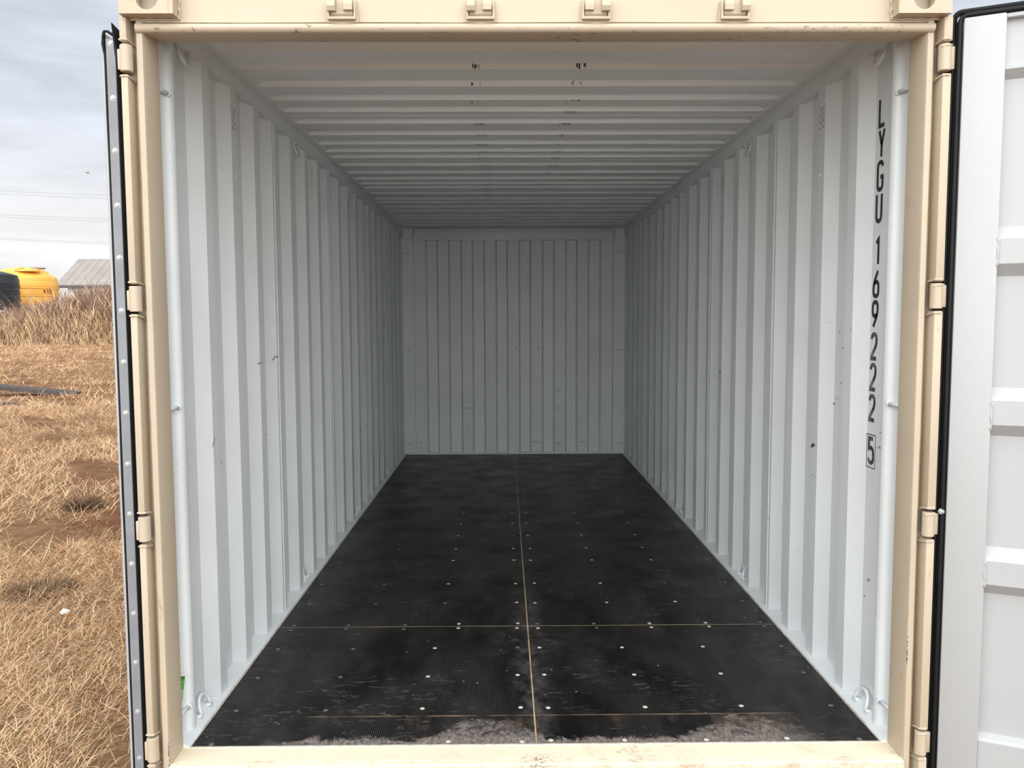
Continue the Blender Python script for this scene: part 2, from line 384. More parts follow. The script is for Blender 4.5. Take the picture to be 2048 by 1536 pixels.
def stroke_mesh(name, lines, w, h, sw, closed=False, thick=.0006):
    """flat lettering: each polyline becomes a mitred band in the local x (right), y (up) plane"""
    v, f = [], []
    for ln in lines:
        P = [Vector((a*(w-sw)+sw/2-w/2, c*(h-sw)+sw/2)) for a, c in ln]; n = len(P); k0 = len(v)
        for i, p in enumerate(P):
            if closed: d0 = (p-P[i-1]).normalized(); d1 = (P[(i+1) % n]-p).normalized()
            else:
                d0 = (p-P[i-1]).normalized() if i else (P[1]-p).normalized(); d1 = (P[i+1]-p).normalized() if i < n-1 else d0
            t = (d0+d1); t = t.normalized() if t.length > 1e-6 else d0
            nn = Vector((-t.y, t.x)); q = Vector((-d0.y, d0.x)); s_ = sw/2/max(.45, nn.dot(q))
            e = Vector((0, 0))
            if not closed and i == 0: e = -d0*sw*0
            v += [(p.x+nn.x*s_, p.y+nn.y*s_, thick), (p.x-nn.x*s_, p.y-nn.y*s_, thick)]
        m = n if closed else n-1
        for i in range(m):
            a, c = k0+2*i, k0+2*((i+1) % n); f.append((a, a+1, c+1, c))
    me = bpy.data.meshes.new(name); me.from_pydata(v, [], f); return me
LT = [('L', .250, 2.067, 2.172), ('Y', .247, 1.960, 2.066), ('G', .251, 1.849, 1.956), ('U', .253, 1.741, 1.847), ('1', .252, 1.592, 1.693), ('6', .258, 1.481, 1.583),
      ('9', .259, 1.373, 1.474), ('2', .260, 1.261, 1.361), ('2', .261, 1.151, 1.253), ('2', .262, 1.042, 1.142), ('5', .2605, .889, .990)]
for i, (ch, y, z0, z1) in enumerate(LT):
    me = stroke_mesh('marking', GL[ch], .052, z1-z0, .0148)
    # letters read from inside: local x -> -Y direction reversed for a wall facing -X
    o = put('digit' if ch.isdigit() else 'letter', me, INKW if i >= 7 else INK, walls['right'], label='black painted %s %s' % ('digit' if ch.isdigit() else 'letter', ch))
    o.matrix_local = Matrix(((0, 0, -1, XO-.0004), (-1, 0, 0, y), (0, 1, 0, z0), (0, 0, 0, 1)))
me = stroke_mesh('frame', [[(0, 0), (1, 0), (1, 1), (0, 1)]], .071, .121, .0030, closed=True)
o = put('check_digit_frame', me, INK, walls['right'], label='thin black box around the digit 5')
o.matrix_local = Matrix(((0, 0, -1, XO-.0004), (-1, 0, 0, .2605), (0, 1, 0, .877), (0, 0, 0, 1)))

# ------------------------------------------------------------------ roof
ceiling = put('ceiling', None, kind='structure', cat='ceiling', label='grey steel container ceiling with cross ribs and two rows of black scrapes')
BE = [.445, .664, .896, 1.108, 1.308, 1.534, 1.781, 2.008, 2.206, 2.379, 2.625, 2.888, 3.117, 3.314, 3.492, 3.757, 4.043]
BE = [e-.005*(e+2.6)/.99 for e in BE]
while BE[-1] < 5.6: BE.append(BE[-1]+(.19, .175, .185, .255, .235)[len(BE) % 5])
ZL, ZH = 2.385, 2.405
joints = [0.0]+[BE[i]+.075 for i in (4, 9, 14, 19)]
joints = [-.06]+[j for j in joints[1:] if j < 5.7]+[6.05]
for ja, jb in zip(joints, joints[1:]):
    rows = [(ja, 0)]
    for e in BE:
        if ja < e-.12 and e < jb:
            rows += [(e-.125, 0), (e-.110, 1), (e-.0135, 1), (e, 0)]
    rows.append((jb, 0))
    xs = [(-1.20, 0), (-1.128, 0), (-1.118, .45), (-1.095, .9), (-1.06, 1), (1.06, 1), (1.095, .9), (1.118, .45), (1.128, 0), (1.20, 0)]
    v, f = [], []
    for y, h in rows:
        for x, k in xs: v.append((x, y, ZL+(ZH-ZL)*h*k))
    n = len(xs)
    for i in range(len(rows)-1):
        for j in range(n-1): f.append((i*n+j, i*n+j+1, (i+1)*n+j+1, (i+1)*n+j))
    me = bpy.data.meshes.new('roof_sheet'); me.from_pydata(v, [], [q[::-1] for q in f])
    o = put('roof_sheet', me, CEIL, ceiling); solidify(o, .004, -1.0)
    if ja > 0:
        b = B(); b.box(-1.15, 1.15, ja-.006, ja+.006, ZL-.0015, ZL+.002, .001)
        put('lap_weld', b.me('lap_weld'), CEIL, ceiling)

# black scrapes that a load left on every rib, in two rows
rs = random.Random(5); b = B()
def dab(x0, x1, y0, y1, z=ZL-.0004):
    j = lambda: rs.uniform(-.0012, .0012)
    b.bm.faces.new([b.bm.verts.new((x+j(), y+j(), z)) for x, y in ((x0, y0), (x1, y0), (x1, y1), (x0, y1))])
for i, e in enumerate(BE):
    if e < .5 or e > 4.2: continue
    for xa, xb, w in ((-.245, -.193, 1.0), (.183, .230, .8)):
        k = 1.0 if i not in (3, 4) or xa > 0 else .25
        if e > 2.9 and xa > 0: k = .35
        fade = max(.35, 1-(e-2.5)*.3) if e > 2.5 else 1
        if i == 1 or i == 2:                                       # on the rib's lit flank
            for q in range(4 if i == 1 else 3):
                x = rs.uniform(xa, xb); yy0, yy1 = e-.0128, e-.001
                t0, t1 = rs.uniform(0, .35), rs.uniform(.6, 1)
                z_ = lambda t: ZH+(ZL-ZH)*t-.0006; yv = lambda t: yy0+(yy1-yy0)*t-.0006
                w_ = rs.uniform(.0015, .007 if i == 1 else .004)
                b.bm.faces.new([b.bm.verts.new(p) for p in ((x, yv(t0), z_(t0)), (x+w_, yv(t0), z_(t0)), (x+w_, yv(t1), z_(t1)), (x, yv(t1), z_(t1)))])
            continue
        x = xa+rs.uniform(-.006, .006)
        while x < xb:                                              # broken dash along the crease
            l = rs.uniform(.006, .020)
            if rs.random() < .75*k: dab(x, x+l, e+.000, e+.008+rs.uniform(0, .010))
            if rs.random() < .55*k: dab(x, x+.0024, e+.004, e+rs.uniform(.02, .070)*fade)
            if rs.random() < .18*k: dab(x, x+l*.8, e+.05, e+.054)
            x += l+rs.uniform(.0, .006)
put('scrape_marks', b.me('scrape_marks'), plain('scrape_black', (.030, .031, .038), .6), ceiling, kind='stuff')

# ------------------------------------------------------------------ far wall
EDG = [-.918, -.801, -.681, -.550, -.434, -.308, -.186, -.066, .058, .176, .302, .424, .548, .665, .787, .913]
b = B(); b.box(-1.25, 1.25, YB+.06, YB+.09, -.17, 2.42)
back = put('wall_back', b.me('wall_back'), BACKW, kind='structure', cat='wall', label='far end wall of the container, grey with vertical ribs')
pr = [(-1.045, YB)]
for i, x in enumerate(EDG):
    pr += ([(x-.009, YB), (x+.009, YB+.045)] if i % 2 == 0 else [(x-.009, YB+.045), (x+.009, YB)])
pr += [(1.04, YB)]
v, f = [], []
for x, y in pr: v += [(x, y, .012), (x, y, 2.272)]
for i in range(len(pr)-1): f.append((2*i, 2*i+2, 2*i+3, 2*i+1))
me = bpy.data.meshes.new('corrugated_sheet'); me.from_pydata(v, [], f)
o = put('corrugated_sheet', me, BACKW, back); solidify(o, .004, 1.0)
b = B(); b.box(-1.05, 1.043, YB-.022, YB+.05, 2.258, 2.352, .006, 2)
put('head_rail', b.me('head_rail', angle=40), BACKW, back)
b = B(); b.box(-1.15, 1.15, YB-.006, YB+.05, -.01, .016, .003)
put('bottom_rail', b.me('bottom_rail'), BACKW, back)
for s in (-1, 1):
    b = B(); xs = sorted((s*.988, s*1.041)); b.box(xs[0], xs[1], YB-.004, YB+.02, .012, 2.27, .002)
    put('edge_flat', b.me('edge_flat'), BACKW, back)
    b = B(); xs = sorted((s*1.046, s*1.27)); b.box(xs[0], xs[1], YB+.012, YB+.075, -.17, 2.41, .004)
    put('corner_post', b.me('corner_post'), BACKW, back)
    b = B(); xs = sorted((s*1.056, s*1.152)); b.box(xs[0], xs[1], YB-.03, YB+.02, 2.278, 2.366, .004)
    put('corner_block', b.me('corner_block'), BACKW, back)
    for z in (2.127, 1.105, .108):
        b = B(); b.tube([(s*1.168, YB-.015, z+.004), (s*1.13, YB-.004, z), (s*1.095, YB+.016, z)], .0065, 8)
        put('lashing_bar', b.me('lashing_bar', smooth=True), BACKW, back)

# ------------------------------------------------------------------ floor panels, joints, screws
JY = [.004, 1.063, 3.585, 5.985]
panels = {}
for c, (x0, x1) in enumerate(((-1.147, -.0025), (.0025, 1.147))):
    for r in range(3):
        b = B(); b.box(x0, x1, JY[r]+.002, JY[r+1]-.002, -.028, 0.0, .0012)
        panels[c, r] = put('plywood_panel', b.me('plywood_panel'), PLY, floor)
b = B(); b.box(-1.2, 1.2, .0, YB+.05, -.17, -.030); put('underframe', b.me('underframe'), DARKHOLE, floor)
b = B(); b.box(-.0026, .0026, .006, YB-.02, -.029, -.0006); put('joint_sealant', b.me('joint_sealant'), TAN, floor)
for y in JY[1:3]:
    for x0, x1 in ((-1.146, -.003), (.003, 1.146)):
        b = B(); b.box(x0, x1, y-.0028, y+.0028, -.029, -.0006); put('joint_sealant', b.me('joint_sealant'), TAN, floor)
def screw_me(name, mat):
    b = B(); b.lathe([(.0088, 0), (.0088, .0006), (.0072, .0011), (.0030, .0008)], 12)
    b.bm.normal_update(); m = b.me(name); m.materials.append(mat); return m
S_PALE = screw_me('screw_pale', plain('screw_dusty', (.56, .53, .47), .6, var=.3, scale=60))
S_DARK = screw_me('screw_dark', plain('screw_dull', (.17, .165, .16), .45, .3, var=.4, scale=60))
XS = (.05, .405, .755, 1.085); XJ = (.05, .315, .57, .83, 1.09)
rows = [(.025, (.05, .30, .57, .85, 1.09))]+[(y, XS) for y in (.26, .535, .81)]+[(1.035, XJ), (1.09, XJ)]+[(y, XS) for y in (1.375, 1.675, 2.10, 2.355, 2.665, 2.985, 3.30)]+[(3.555, XJ), (3.615, XJ)]+[(y, XS) for y in (3.95, 4.35, 4.8, 5.25, 5.7)]
for y, xs in rows:
    for s in (-1, 1):
        for x in xs:
            c = 0 if s < 0 else 1; r = 0 if y < 1.063 else (1 if y < 3.585 else 2)
            px_, py_ = s*(x+rnd.uniform(-.006, .006)), y+rnd.uniform(-.006, .006)
            dark = (s < 0 and x > .5) or x > 1.0 or rnd.random() < .12 or y > 3.5
            put('screw', S_DARK if dark else S_PALE, None, panels[c, r], loc=(px_, py_, 0))

# ------------------------------------------------------------------ doorway frame
def rz(lo, hi): return band(2, lo, hi, .03)
def casting_paint():
    m, t, b = material('casting_paint'); v = objco(t); s = N(t, 'ShaderNodeSeparateXYZ', {0: v}).outputs
    col = mix(t, ramp(t, noise(t, v, 6, 4), [(.3, 0), (.7, 1)]), [x*.94 for x in CREAM_BASE], CREAM_BASE)
    ax = math_(t, 'ABSOLUTE', s[0])
    run = ramp(t, noise(t, v, 26, 4, .6, mapscale=(1, 1, .07)), [(.50, 0), (.62, 1)])
    e1 = N(t, 'ShaderNodeMapRange', {0: math_(t, 'ABSOLUTE', math_(t, 'SUBTRACT', s[0], 1.205)), 1: .010, 2: .022, 3: 1, 4: 0}).outputs[0]
    e2 = N(t, 'ShaderNodeMapRange', {0: math_(t, 'ABSOLUTE', math_(t, 'SUBTRACT', s[0], -1.083)), 1: .008, 2: .018, 3: 1, 4: 0}).outputs[0]
    k = math_(t, 'MULTIPLY', run, math_(t, 'ADD', math_(t, 'MAXIMUM', e1, e2), .10), True)
    col = mix(t, math_(t, 'MULTIPLY', k, .8), col, (.55, .22, .04))
    edge = math_(t, 'MULTIPLY', ramp(t, noise(t, v, 22, 5, .7), [(.60, 0), (.68, 1)]), .5)
    col = mix(t, edge, col, (.50, .25, .09))
    setp(t, b, col, .5); bump(t, b, noise(t, v, 60, 3), .5, .0016); return m
CAST = casting_paint()
def sill_paint_lightened():
    m, t, b = material('sill_paint_lightened'); v = objco(t); s = N(t, 'ShaderNodeSeparateXYZ', {0: v}).outputs; base = (.80, .70, .53)  # base is the cream lightened, standing in for skylight on the sill top
    col = mix(t, ramp(t, noise(t, v, 5, 5, .6), [(.35, 0), (.65, 1)]), [x*.93 for x in base], base)
    st = math_(t, 'MULTIPLY', ramp(t, noise(t, v, 9, 6, .7, 1.0), [(.57, 0), (.64, 1)]), ramp(t, noise(t, v, 2.2, 2, loc=(.4, 0, 0), mapscale=(1, 1, 1)), [(.5, 0), (.6, 1)]))
    col = mix(t, math_(t, 'MULTIPLY', st, .45), col, (.36, .27, .17))
    sp = ramp(t, noise(t, v, 120, 4, .7), [(.62, 0), (.68, 1)])
    col = mix(t, math_(t, 'MULTIPLY', sp, .35), col, (.25, .21, .15))
    g = N(t, 'ShaderNodeMapRange', {0: math_(t, 'ABSOLUTE', math_(t, 'SUBTRACT', s[1], -.0885)), 1: .0035, 2: .0065, 3: 1, 4: 0}).outputs[0]
    g2 = N(t, 'ShaderNodeMapRange', {0: math_(t, 'ABSOLUTE', math_(t, 'SUBTRACT', s[1], -.1165)), 1: .003, 2: .007, 3: 1, 4: 0}).outputs[0]
    r = ramp(t, noise(t, v, 13, 6, .75, mapscale=(1, .5, 1)), [(.50, .05), (.66, 1)])
    k = math_(t, 'MULTIPLY', math_(t, 'MAXIMUM', g, math_(t, 'MULTIPLY', g2, .6)), r)
    col = mix(t, math_(t, 'MULTIPLY', k, .85), col, mix(t, noise(t, v, 60, 4), (.46, .15, .035), (.14, .055, .03)))
    d = N(t, 'ShaderNodeMapRange', {0: math_(t, 'ABSOLUTE', math_(t, 'SUBTRACT', s[0], .005)), 1: .0, 2: .09, 3: 1, 4: 0}).outputs[0]
    dk = math_(t, 'MULTIPLY', math_(t, 'MULTIPLY', d, ramp(t, noise(t, v, 70, 5, .75), [(.48, 0), (.6, 1)])), N(t, 'ShaderNodeMapRange', {0: s[1], 1: -.05, 2: -.08, 3: .1, 4: 1}).outputs[0])
    col = mix(t, math_(t, 'MULTIPLY', dk, .8), col, (.06, .045, .03))
    setp(t, b, col, .55); bump(t, b, noise(t, v, 60, 3), .4, .0016); return m
SILLP = sill_paint_lightened()
def cream_runs():
    m, t, b = material('header_paint'); v = objco(t)
    col = mix(t, ramp(t, noise(t, v, 1.6, 4), [(.3, 0), (.7, 1)]), [x*.95 for x in CREAM_BASE], [x*1.04 for x in CREAM_BASE])
    s = N(t, 'ShaderNodeSeparateXYZ', {0: v}).outputs
    inb = N(t, 'ShaderNodeMapRange', {0: s[2], 1: 2.294, 2: 2.289, 3: 0, 4: 1}).outputs[0]
    chip = math_(t, 'MULTIPLY', ramp(t, noise(t, v, 60, 4, .7, mapscale=(.6, 1, 1)), [(.585, 0), (.63, 1)]), ramp(t, noise(t, v, 4, 3), [(.46, 0), (.58, 1)]))
    col = mix(t, math_(t, 'MULTIPLY', math_(t, 'MULTIPLY', chip, inb), .85), col, (.13, .05, .025))
    setp(t, b, col, .5); bump(t, b, noise(t, v, 70, 3), .4, .0016); return m
HEADP = cream_runs()

header = [(-.105, 2.42), (-.105, 2.2940), (-.0985, 2.2925), (-.0985, 2.2900), (-.108, 2.2890), (-.1155, 2.286), (-.119, 2.279), (-.1185, 2.272), (-.114, 2.2655), (-.107, 2.262), (-.0, 2.271), (.03, 2.36), (.03, 2.42)]
b = B(); b.prism(header, -1.19, 1.19, 'x')
trim1 = put('trim_1', b.me('trim_1', angle=35), HEADP, kind='structure', cat='door header', label='cream steel header beam across the top of the container doorway')
b = B(); b.tube([(-1.083, -.1045, 2.292+0*i) for i in (0, 1)] and [(x, -.1045, 2.2936+.0006*math.sin(x*9)) for x in np.linspace(-1.17, 1.17, 40)], .0016, 5)
put('weld_bead', b.me('weld_bead', smooth=True), HEADP, trim1)

def casting(sgn, z0, zc):
    b = B(); x0, x1, y0, y1, z1 = 1.0625, 1.2205, -.150, .02, z0+.118
    cxx = 1.138; n = 32
    hole, rect = [], []
    for i in range(n):
        a = 2*PI*i/n; cx_, cz_ = math.cos(a), math.sin(a)
        hole.append((cxx+.0315*cx_, zc+.0315*cz_+(.008 if cz_ > 0 else -.008)))
        k = 1/max(abs(cx_), abs(cz_)); qx, qz = cx_*k, cz_*k
        rect.append((x0+(qx+1)/2*(x1-x0), z0+(qz+1)/2*(z1-z0)))
    V = lambda x, y, z: b.bm.verts.new((sgn*x, y, z))
    R = [V(p[0], y0, p[1]) for p in rect]; H = [V(p[0], y0, p[1]) for p in hole]; H2 = [V(p[0], y0+.028, p[1]) for p in hole]
    R2 = [V(p[0], y1, p[1]) for p in rect]
    for i in range(n):
        j = (i+1) % n
        b.bm.faces.new((R[i], R[j], H[j], H[i])); b.bm.faces.new((H[i], H[j], H2[j], H2[i])); b.bm.faces.new((R[j], R[i], R2[i], R2[j]))
    b.bm.faces.new(R2)
    # hollow inside
    I = [V(cxx+sx*.06, y0+.028, z0+.059+sz*.05) for sx, sz in ((-1, -1), (1, -1), (1, 1), (-1, 1))]
    J = [V(cxx+sx*.06, y1-.02, z0+.059+sz*.05) for sx, sz in ((-1, -1), (1, -1), (1, 1), (-1, 1))]
    for i in range(4): b.bm.faces.new((I[i], I[(i+1) % 4], J[(i+1) % 4], J[i]))
    b.bm.faces.new(J)
    return b.me('corner_casting')
for s in (-1, 1):
    put('corner_casting', casting(s, 2.303, 2.3535), CAST, trim1)
    b = B(); b.tube([(s*(1.060+.002*math.sin(k*1.7)), -.108, 2.298+k*.008) for k in range(15)], [.0035+.0012*math.sin(k*2.1) for k in range(15)], 6)
    b.tube([(s*x, -.107, 2.3005+.0015*math.sin(x*160)) for x in np.linspace(1.06, 1.21, 14)], .003, 6)
    put('casting_weld', b.me('casting_weld', smooth=True), CREAM, trim1)
# cam keepers
for x, s in ((-.577, 1), (-.167, 1), (.175, -1), (.588, -1)):
    b = B()
    b.prism([(-.044, -.033), (.044, -.033), (.037, .030), (-.037, .030)], -.009, .004, 'y')
    b.box(-.036, .036, -.024, -.004, -.029, -.021, .002, 2)                       # bottom lip
    b.prism([(-.004, -.022), (-.016, -.012), (-.020, .026), (-.004, .030)], -.032, .032, 'x')   # sloping web
    for e in (-1, 1): b.prism([(-.004, -.028), (-.022, -.028), (-.020, .010), (-.004, .024)], e*.0385-.0025, e*.0385+.0025, 'x')
    b.prism([(-.004, -.006), (-.034, -.008), (-.040, .004), (-.036, .020), (-.022, .030), (-.004, .031)], s*-.028-.012, s*-.028+.012, 'x')
    b.prism([(-.004, -.004), (-.030, -.004), (-.032, .012), (-.026, .026), (-.004, .030)], s*.020-.013, s*.020+.013, 'x')
    b.tube([(-.0385, -.006, .030), (-.046, -.006, -.032), (0, -.007, -.0355), (.046, -.006, -.032), (.0385, -.006, .030)], .0036, 6)
    put('cam_keeper', b.me('cam_keeper', angle=30), CREAM, trim1, loc=(x, -.105, 2.3235))

trims = {}
LUGS = [(2.226, 2.144), (1.515, 1.437), (.809, .727), (.100, .022)]
for sgn, nm, side in ((-1, 'trim_2', 'left'), (1, 'trim_3', 'right')):
    X = lambda a: sgn*a
    b = B()
    b.prism([(X(1.1705), 0.0), (X(1.1705), -.100), (X(1.174), -.1055), (X(1.190), -.1055), (X(1.1935), -.102), (X(1.1955), -.078), (X(1.2075), -.076), (X(1.2250), -.070), (X(1.2430), -.066), (X(1.2430), .006), (X(1.178), .006)], GZ, 2.303, 'z')
    trims[side] = put(nm, b.me(nm, angle=35), CREAM, kind='structure', cat='door post', label='cream steel %s corner post of the container doorway' % side)
    zs = [2.303]+[z for p in LUGS for z in p]+[GZ]
    for k in range(0, len(zs), 2):
        top, bot = zs[k]-(0 if k == 0 else .006), zs[k+1]+.005
        if top-bot < .02: continue
        b = B(); xs = sorted((X(1.2100), X(1.2320 if sgn < 0 else 1.2375))); b.box(xs[0], xs[1], -.128, -.06, bot, top, .0045, 2)
        for z in ([bot] if k == 0 else [top] if k == len(zs)-2 else [top, bot]):       # weld collars at the ends
            zz = z+(.006 if z == bot else -.006)
            b.tube([(X(1.2330), -.126, zz), (X(1.222), -.1295, zz), (X(1.2100), -.127, zz), (X(1.2055), -.10, zz-.004), (X(1.2030), -.082, zz-.010)], .0034, 6)
        put('hinge_lug_bar', b.me('hinge_lug_bar', angle=35), CREAM, trims[side])
    b = B(); b.tube([(X(1.1915+.0008*math.sin(z*7)), -.1035, z) for z in np.linspace(-.05, 2.28, 30)], .0012, 5)
    put('weld_seam', b.me('weld_seam', smooth=True), TAN, trims[side])
    # white painted inner flange behind the post
    e = .130 if sgn < 0 else .120
    pts = [(1.24, .0065), (1.196, .0065), (1.1935, .010), (1.1925, .058), (1.1907, .070), (1.1868, .078), (1.1812, .082), (1.1762, .086), (1.1728, .093), (1.1708, .103), (1.1705, .110), (1.1735, e-.004), (1.180, e), (1.24, e)]
    b = B(); b.prism([(X(a), c) for a, c in pts], -.02, 2.34, 'z')
    put('inner_flange', b.me('inner_flange', angle=38), WHITE, trims[side])
    for z in (2.138, 1.125, .102):
        b = B(); b.tube([(X(1.1790), .083, z), (X(1.1850), .035, z), (X(1.1900), .0, z)], .0066, 10); b.tube([(X(1.1795), .086, z), (X(1.1785), .078, z)], .0098, 10)
        put('lashing_bar', b.me('lashing_bar', smooth=True), WHITE, trims[side])
    b = B(); xs = sorted((X(1.15), X(1.235))); b.box(xs[0], xs[1], .0015, .118, -.05, .0035, .001)
    put('foot_plate', b.me('foot_plate'), WHITE, trims[side])
b = B()
b.prism([(.003, -.004), (.003, .0022), (-.001, .0026), (-.003, .0), (-.083, -.0015), (-.0865, -.006), (-.090, -.006), (-.094, .0005), (-.112, -.0005), (-.117, -.006), (-.117, GZ), (.003, GZ)], -1.1702, 1.1702, 'x')
sill = put('trim_4', b.me('trim_4', angle=30), SILLP, kind='structure', cat='door sill', label='cream steel sill with a rusty groove under the doorway')
b = B(); b.box(-1.1465, 1.1465, -.0022, .0042, -.006, .0026); put('sill_edge_sealant', b.me('sill_edge_sealant'), SEAL, sill)

# ------------------------------------------------------------------ single scuffs and scratches seen on the paint
SCUFF = plain('scuff_black', (.035, .037, .040), .6); REDM = plain('scuff_red', (.55, .20, .17), .6)
def strokes(name, segs, mat, parent, plane, val, w=.003):
    """short flat paint marks: each segment runs between two points of one wall plane"""
    b = B()
    for (u0, v0), (u1, v1), k in segs:
        p, q = (px(u0, v0, **{plane: val}), px(u1, v1, **{plane: val})); d = (q-p).normalized()
        nn = {'X': Vector((1, 0, 0)), 'Y': Vector((0, 1, 0))}[plane].cross(d).normalized()*w*k/2
        b.bm.faces.new([b.bm.verts.new(t) for t in (p-nn, q-nn*.4, q+nn*.4, p+nn)])
    return put(name, b.me(name), mat, parent, kind='stuff')
strokes('scuff', [((547, 717), (550, 713), 1), ((550, 713), (555, 713), 1.2), ((555, 713), (557, 717), 1), ((545, 720), (549, 717), 1.3), ((517, 728), (521, 725), 1.5), ((521, 726), (526, 725), .7)], SCUFF, walls['left'], 'X', -XI+.0007, .0045)
strokes('red_scuff', [((429, 875), (428, 884), 1.4), ((428, 884), (426, 894), 2.0)], REDM, walls['left'], 'X', -XI+.0007, .006)
strokes('scuff', [((1622, 893), (1630, 890), 2.2), ((1623, 889), (1629, 887), 1), ((1626, 886), (1627, 893), .8)], SCUFF, walls['right'], 'X', XI-.0007, .005)
strokes('scuff', [((943, 742), (945, 742), 1), ((1113, 781), (1122, 781), 1), ((928, 816), (945, 816), .6), ((1112, 816), (1127, 816), .8), ((1078, 816), (1082, 816), .7), ((1066, 884), (1081, 884), .8), ((1112, 886), (1127, 886), .7), ((1160, 884), (1172, 884), .8),
                 ((934, 851), (940, 851), .6), ((975, 885), (980, 885), .8), ((981, 900), (983, 901), 1.2), ((839, 886), (843, 886), 1.2), ((1033, 693), (1034, 699), .9), ((1075, 698), (1079, 696), 1.1)], SCUFF, back, 'Y', YB-.0050, .007)
rc = random.Random(9)
for side, u0, v0, u1, v1, xx in (('left', 337, 1488, 344, 1536, -1.1725), ('right', 1813.5, 1276, 1811, 1332, 1.1725)):
    b = B()
    for k in range(16):
        t = k/16; z = px(u0+(u1-u0)*t, v0+(v1-v0)*t, Y=-.1055).z
        if rc.random() < .3: continue
        w_, h_ = rc.uniform(.0012, .0036), rc.uniform(.003, .010)
        e = xx+rc.uniform(-.001, .001); sg = 1 if xx > 0 else -1
        b.bm.faces.new([b.bm.verts.new(p) for p in ((e, -.1062, z), (e+sg*w_, -.1062, z+.001), (e+sg*w_*.6, -.1062, z+h_), (e-sg*.0006, -.1062, z+h_*.8))])
    put('paint_chip', b.me('paint_chip'), plain('bare_steel_'+side, (.055, .030, .022), .7), trims[side], kind='stuff')

# ------------------------------------------------------------------ doors
def knuckle(sgn):
    b = B(); n = 20
    z1, z0 = .0385, -.0385
    b.lathe([(.0165, z0), (.0182, z0+.002), (.0182, z1-.002), (.0165, z1)], n)
    return b
def rivet_me():
    b = B(); b.lathe([(.0093, 0), (.0093, .0012), (.0072, .0016), (.0066, .0016), (.0056, .0042), (.002, .0054)], 14)
    m = b.me('rivet', angle=40); m.materials.append(RIVET); return m
RV = rivet_me()

# left door, swung right round against the side of the container; its hinge edge faces us
door1 = put('door_1', None, kind='structure', cat='door', label='left container door folded back along the outside, hinge edge with riveted gasket facing out')
Lx0, Lx1, Ly = -1.2940, -1.2440, -.112
b = B(); b.prism([(Lx0, Ly+.004), (Lx0+.004, Ly), (Lx0+.009, Ly), (Lx0+.009, Ly+.04), (Lx1, Ly+.04), (Lx1, Ly+.06), (Lx0, Ly+.06)], -.10, 2.262, 'z')
put('hinge_stile', b.me('hinge_stile'), DOORW, door1)
b = B(); b.box(Lx0, Lx1, Ly+1.07, Ly+1.13, -.10, 2.262, .004); b.box(Lx0, Lx1, Ly+.05, Ly+1.08, 2.16, 2.262, .004); b.box(Lx0, Lx1, Ly+.05, Ly+1.08, -.10, .03, .004)
put('door_frame', b.me('door_frame'), DOORW, door1)
rib = [(2.17, .03), (2.13, .03)]
zz = 2.16; prof = [(2.17, .036)]
for k in range(4):
    t = 1.675-.49*k
    prof += [(t, .036), (t-.036, .004), (t-.100, .004), (t-.136, .036)]
prof += [(.02, .036)]
v, f = [], []
for z, d in prof: v += [(Lx0+d, Ly+.05, z), (Lx0+d, Ly+1.08, z)]
for i in range(len(prof)-1): f.append((2*i, 2*i+1, 2*i+3, 2*i+2))
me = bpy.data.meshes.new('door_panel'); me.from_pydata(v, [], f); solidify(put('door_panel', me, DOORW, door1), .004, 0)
b = B(); b.box(-1.2765, -1.2490, Ly-.0065, Ly+.002, -.055, 2.243, .0012)
strip = put('gasket_strip', b.me('gasket_strip'), STRIP, door1)
for z in (2.228, 2.07, 1.916, 1.755, 1.599, 1.44, 1.284, 1.128, .97, .814, .657, .499, .342, .183, .031):
    put('rivet', RV, None, strip, loc=(-1.2605, Ly-.006, z), rot=(PI/2, 0, 0))
# rubber: an outer lip that waves along the edge, and the flap in the gap by the post
b = B(); zs = np.linspace(-.075, 2.262, 70); ra, rb = [], []
for z in zs:
    wv = .0007*math.sin(z*5.1)+.0006*math.sin(z*11+1); up_ = max(0, z-2.19)/.072
    arch = -.0085*math.sin(min(1, up_*1.0)*PI*.62)+(.012*max(0, up_-.55)**1.2)
    ra.append([-1.2818+arch*.6, Ly-.001, z]); rb.append([-1.2812+wv+arch, Ly-.0075, z])
v = [tuple(p) for a, c in zip(ra, rb) for p in (a, c, (c[0]+.0030, c[1]+.0006, c[2]), (a[0]+.0065, a[1]-.001, a[2]))]
f = []
for i in range(len(zs)-1):
    for k in range(4): f.append((4*i+k, 4*i+(k+1) % 4, 4*i+4+(k+1) % 4, 4*i+4+k))
f += [(0, 1, 2, 3), tuple(4*(len(zs)-1)+k for k in (3, 2, 1, 0))]
put('gasket', mesh('gasket', v, f, True), RUBBER, door1)
b = B()
b.prism([(-1.2500, Ly-.004), (-1.2465, Ly-.0055), (-1.2335, -.092), (-1.2310, -.060), (-1.2370, -.030), (-1.2500, Ly+.05)], -.075, 2.200, 'z')
put('gasket_flap', b.me('gasket_flap'), RUBBER, door1)
v = [(-1.2505, Ly-.006, 2.19), (-1.2535, Ly-.016, 2.285), (-1.2520, Ly-.014, 2.285), (-1.2330, -.10, 2.262), (-1.2280, -.070, 2.19), (-1.2400, Ly-.01, 2.185)]
f = [(0, 1, 2, 5), (2, 3, 4, 5), (0, 5, 4), (1, 0, 4, 3), (1, 3, 2)]
put('gasket_tip', mesh('gasket_tip', v, f), RUBBER, door1)
b = B(); b.tube([(-1.284, Ly-.006, 2.247), (-1.277, Ly-.009, 2.263), (-1.268, Ly-.008, 2.262), (-1.252, Ly-.005, 2.251)], .0042, 8); put('gasket_corner', b.me('gasket_corner'), RUBBER, door1)
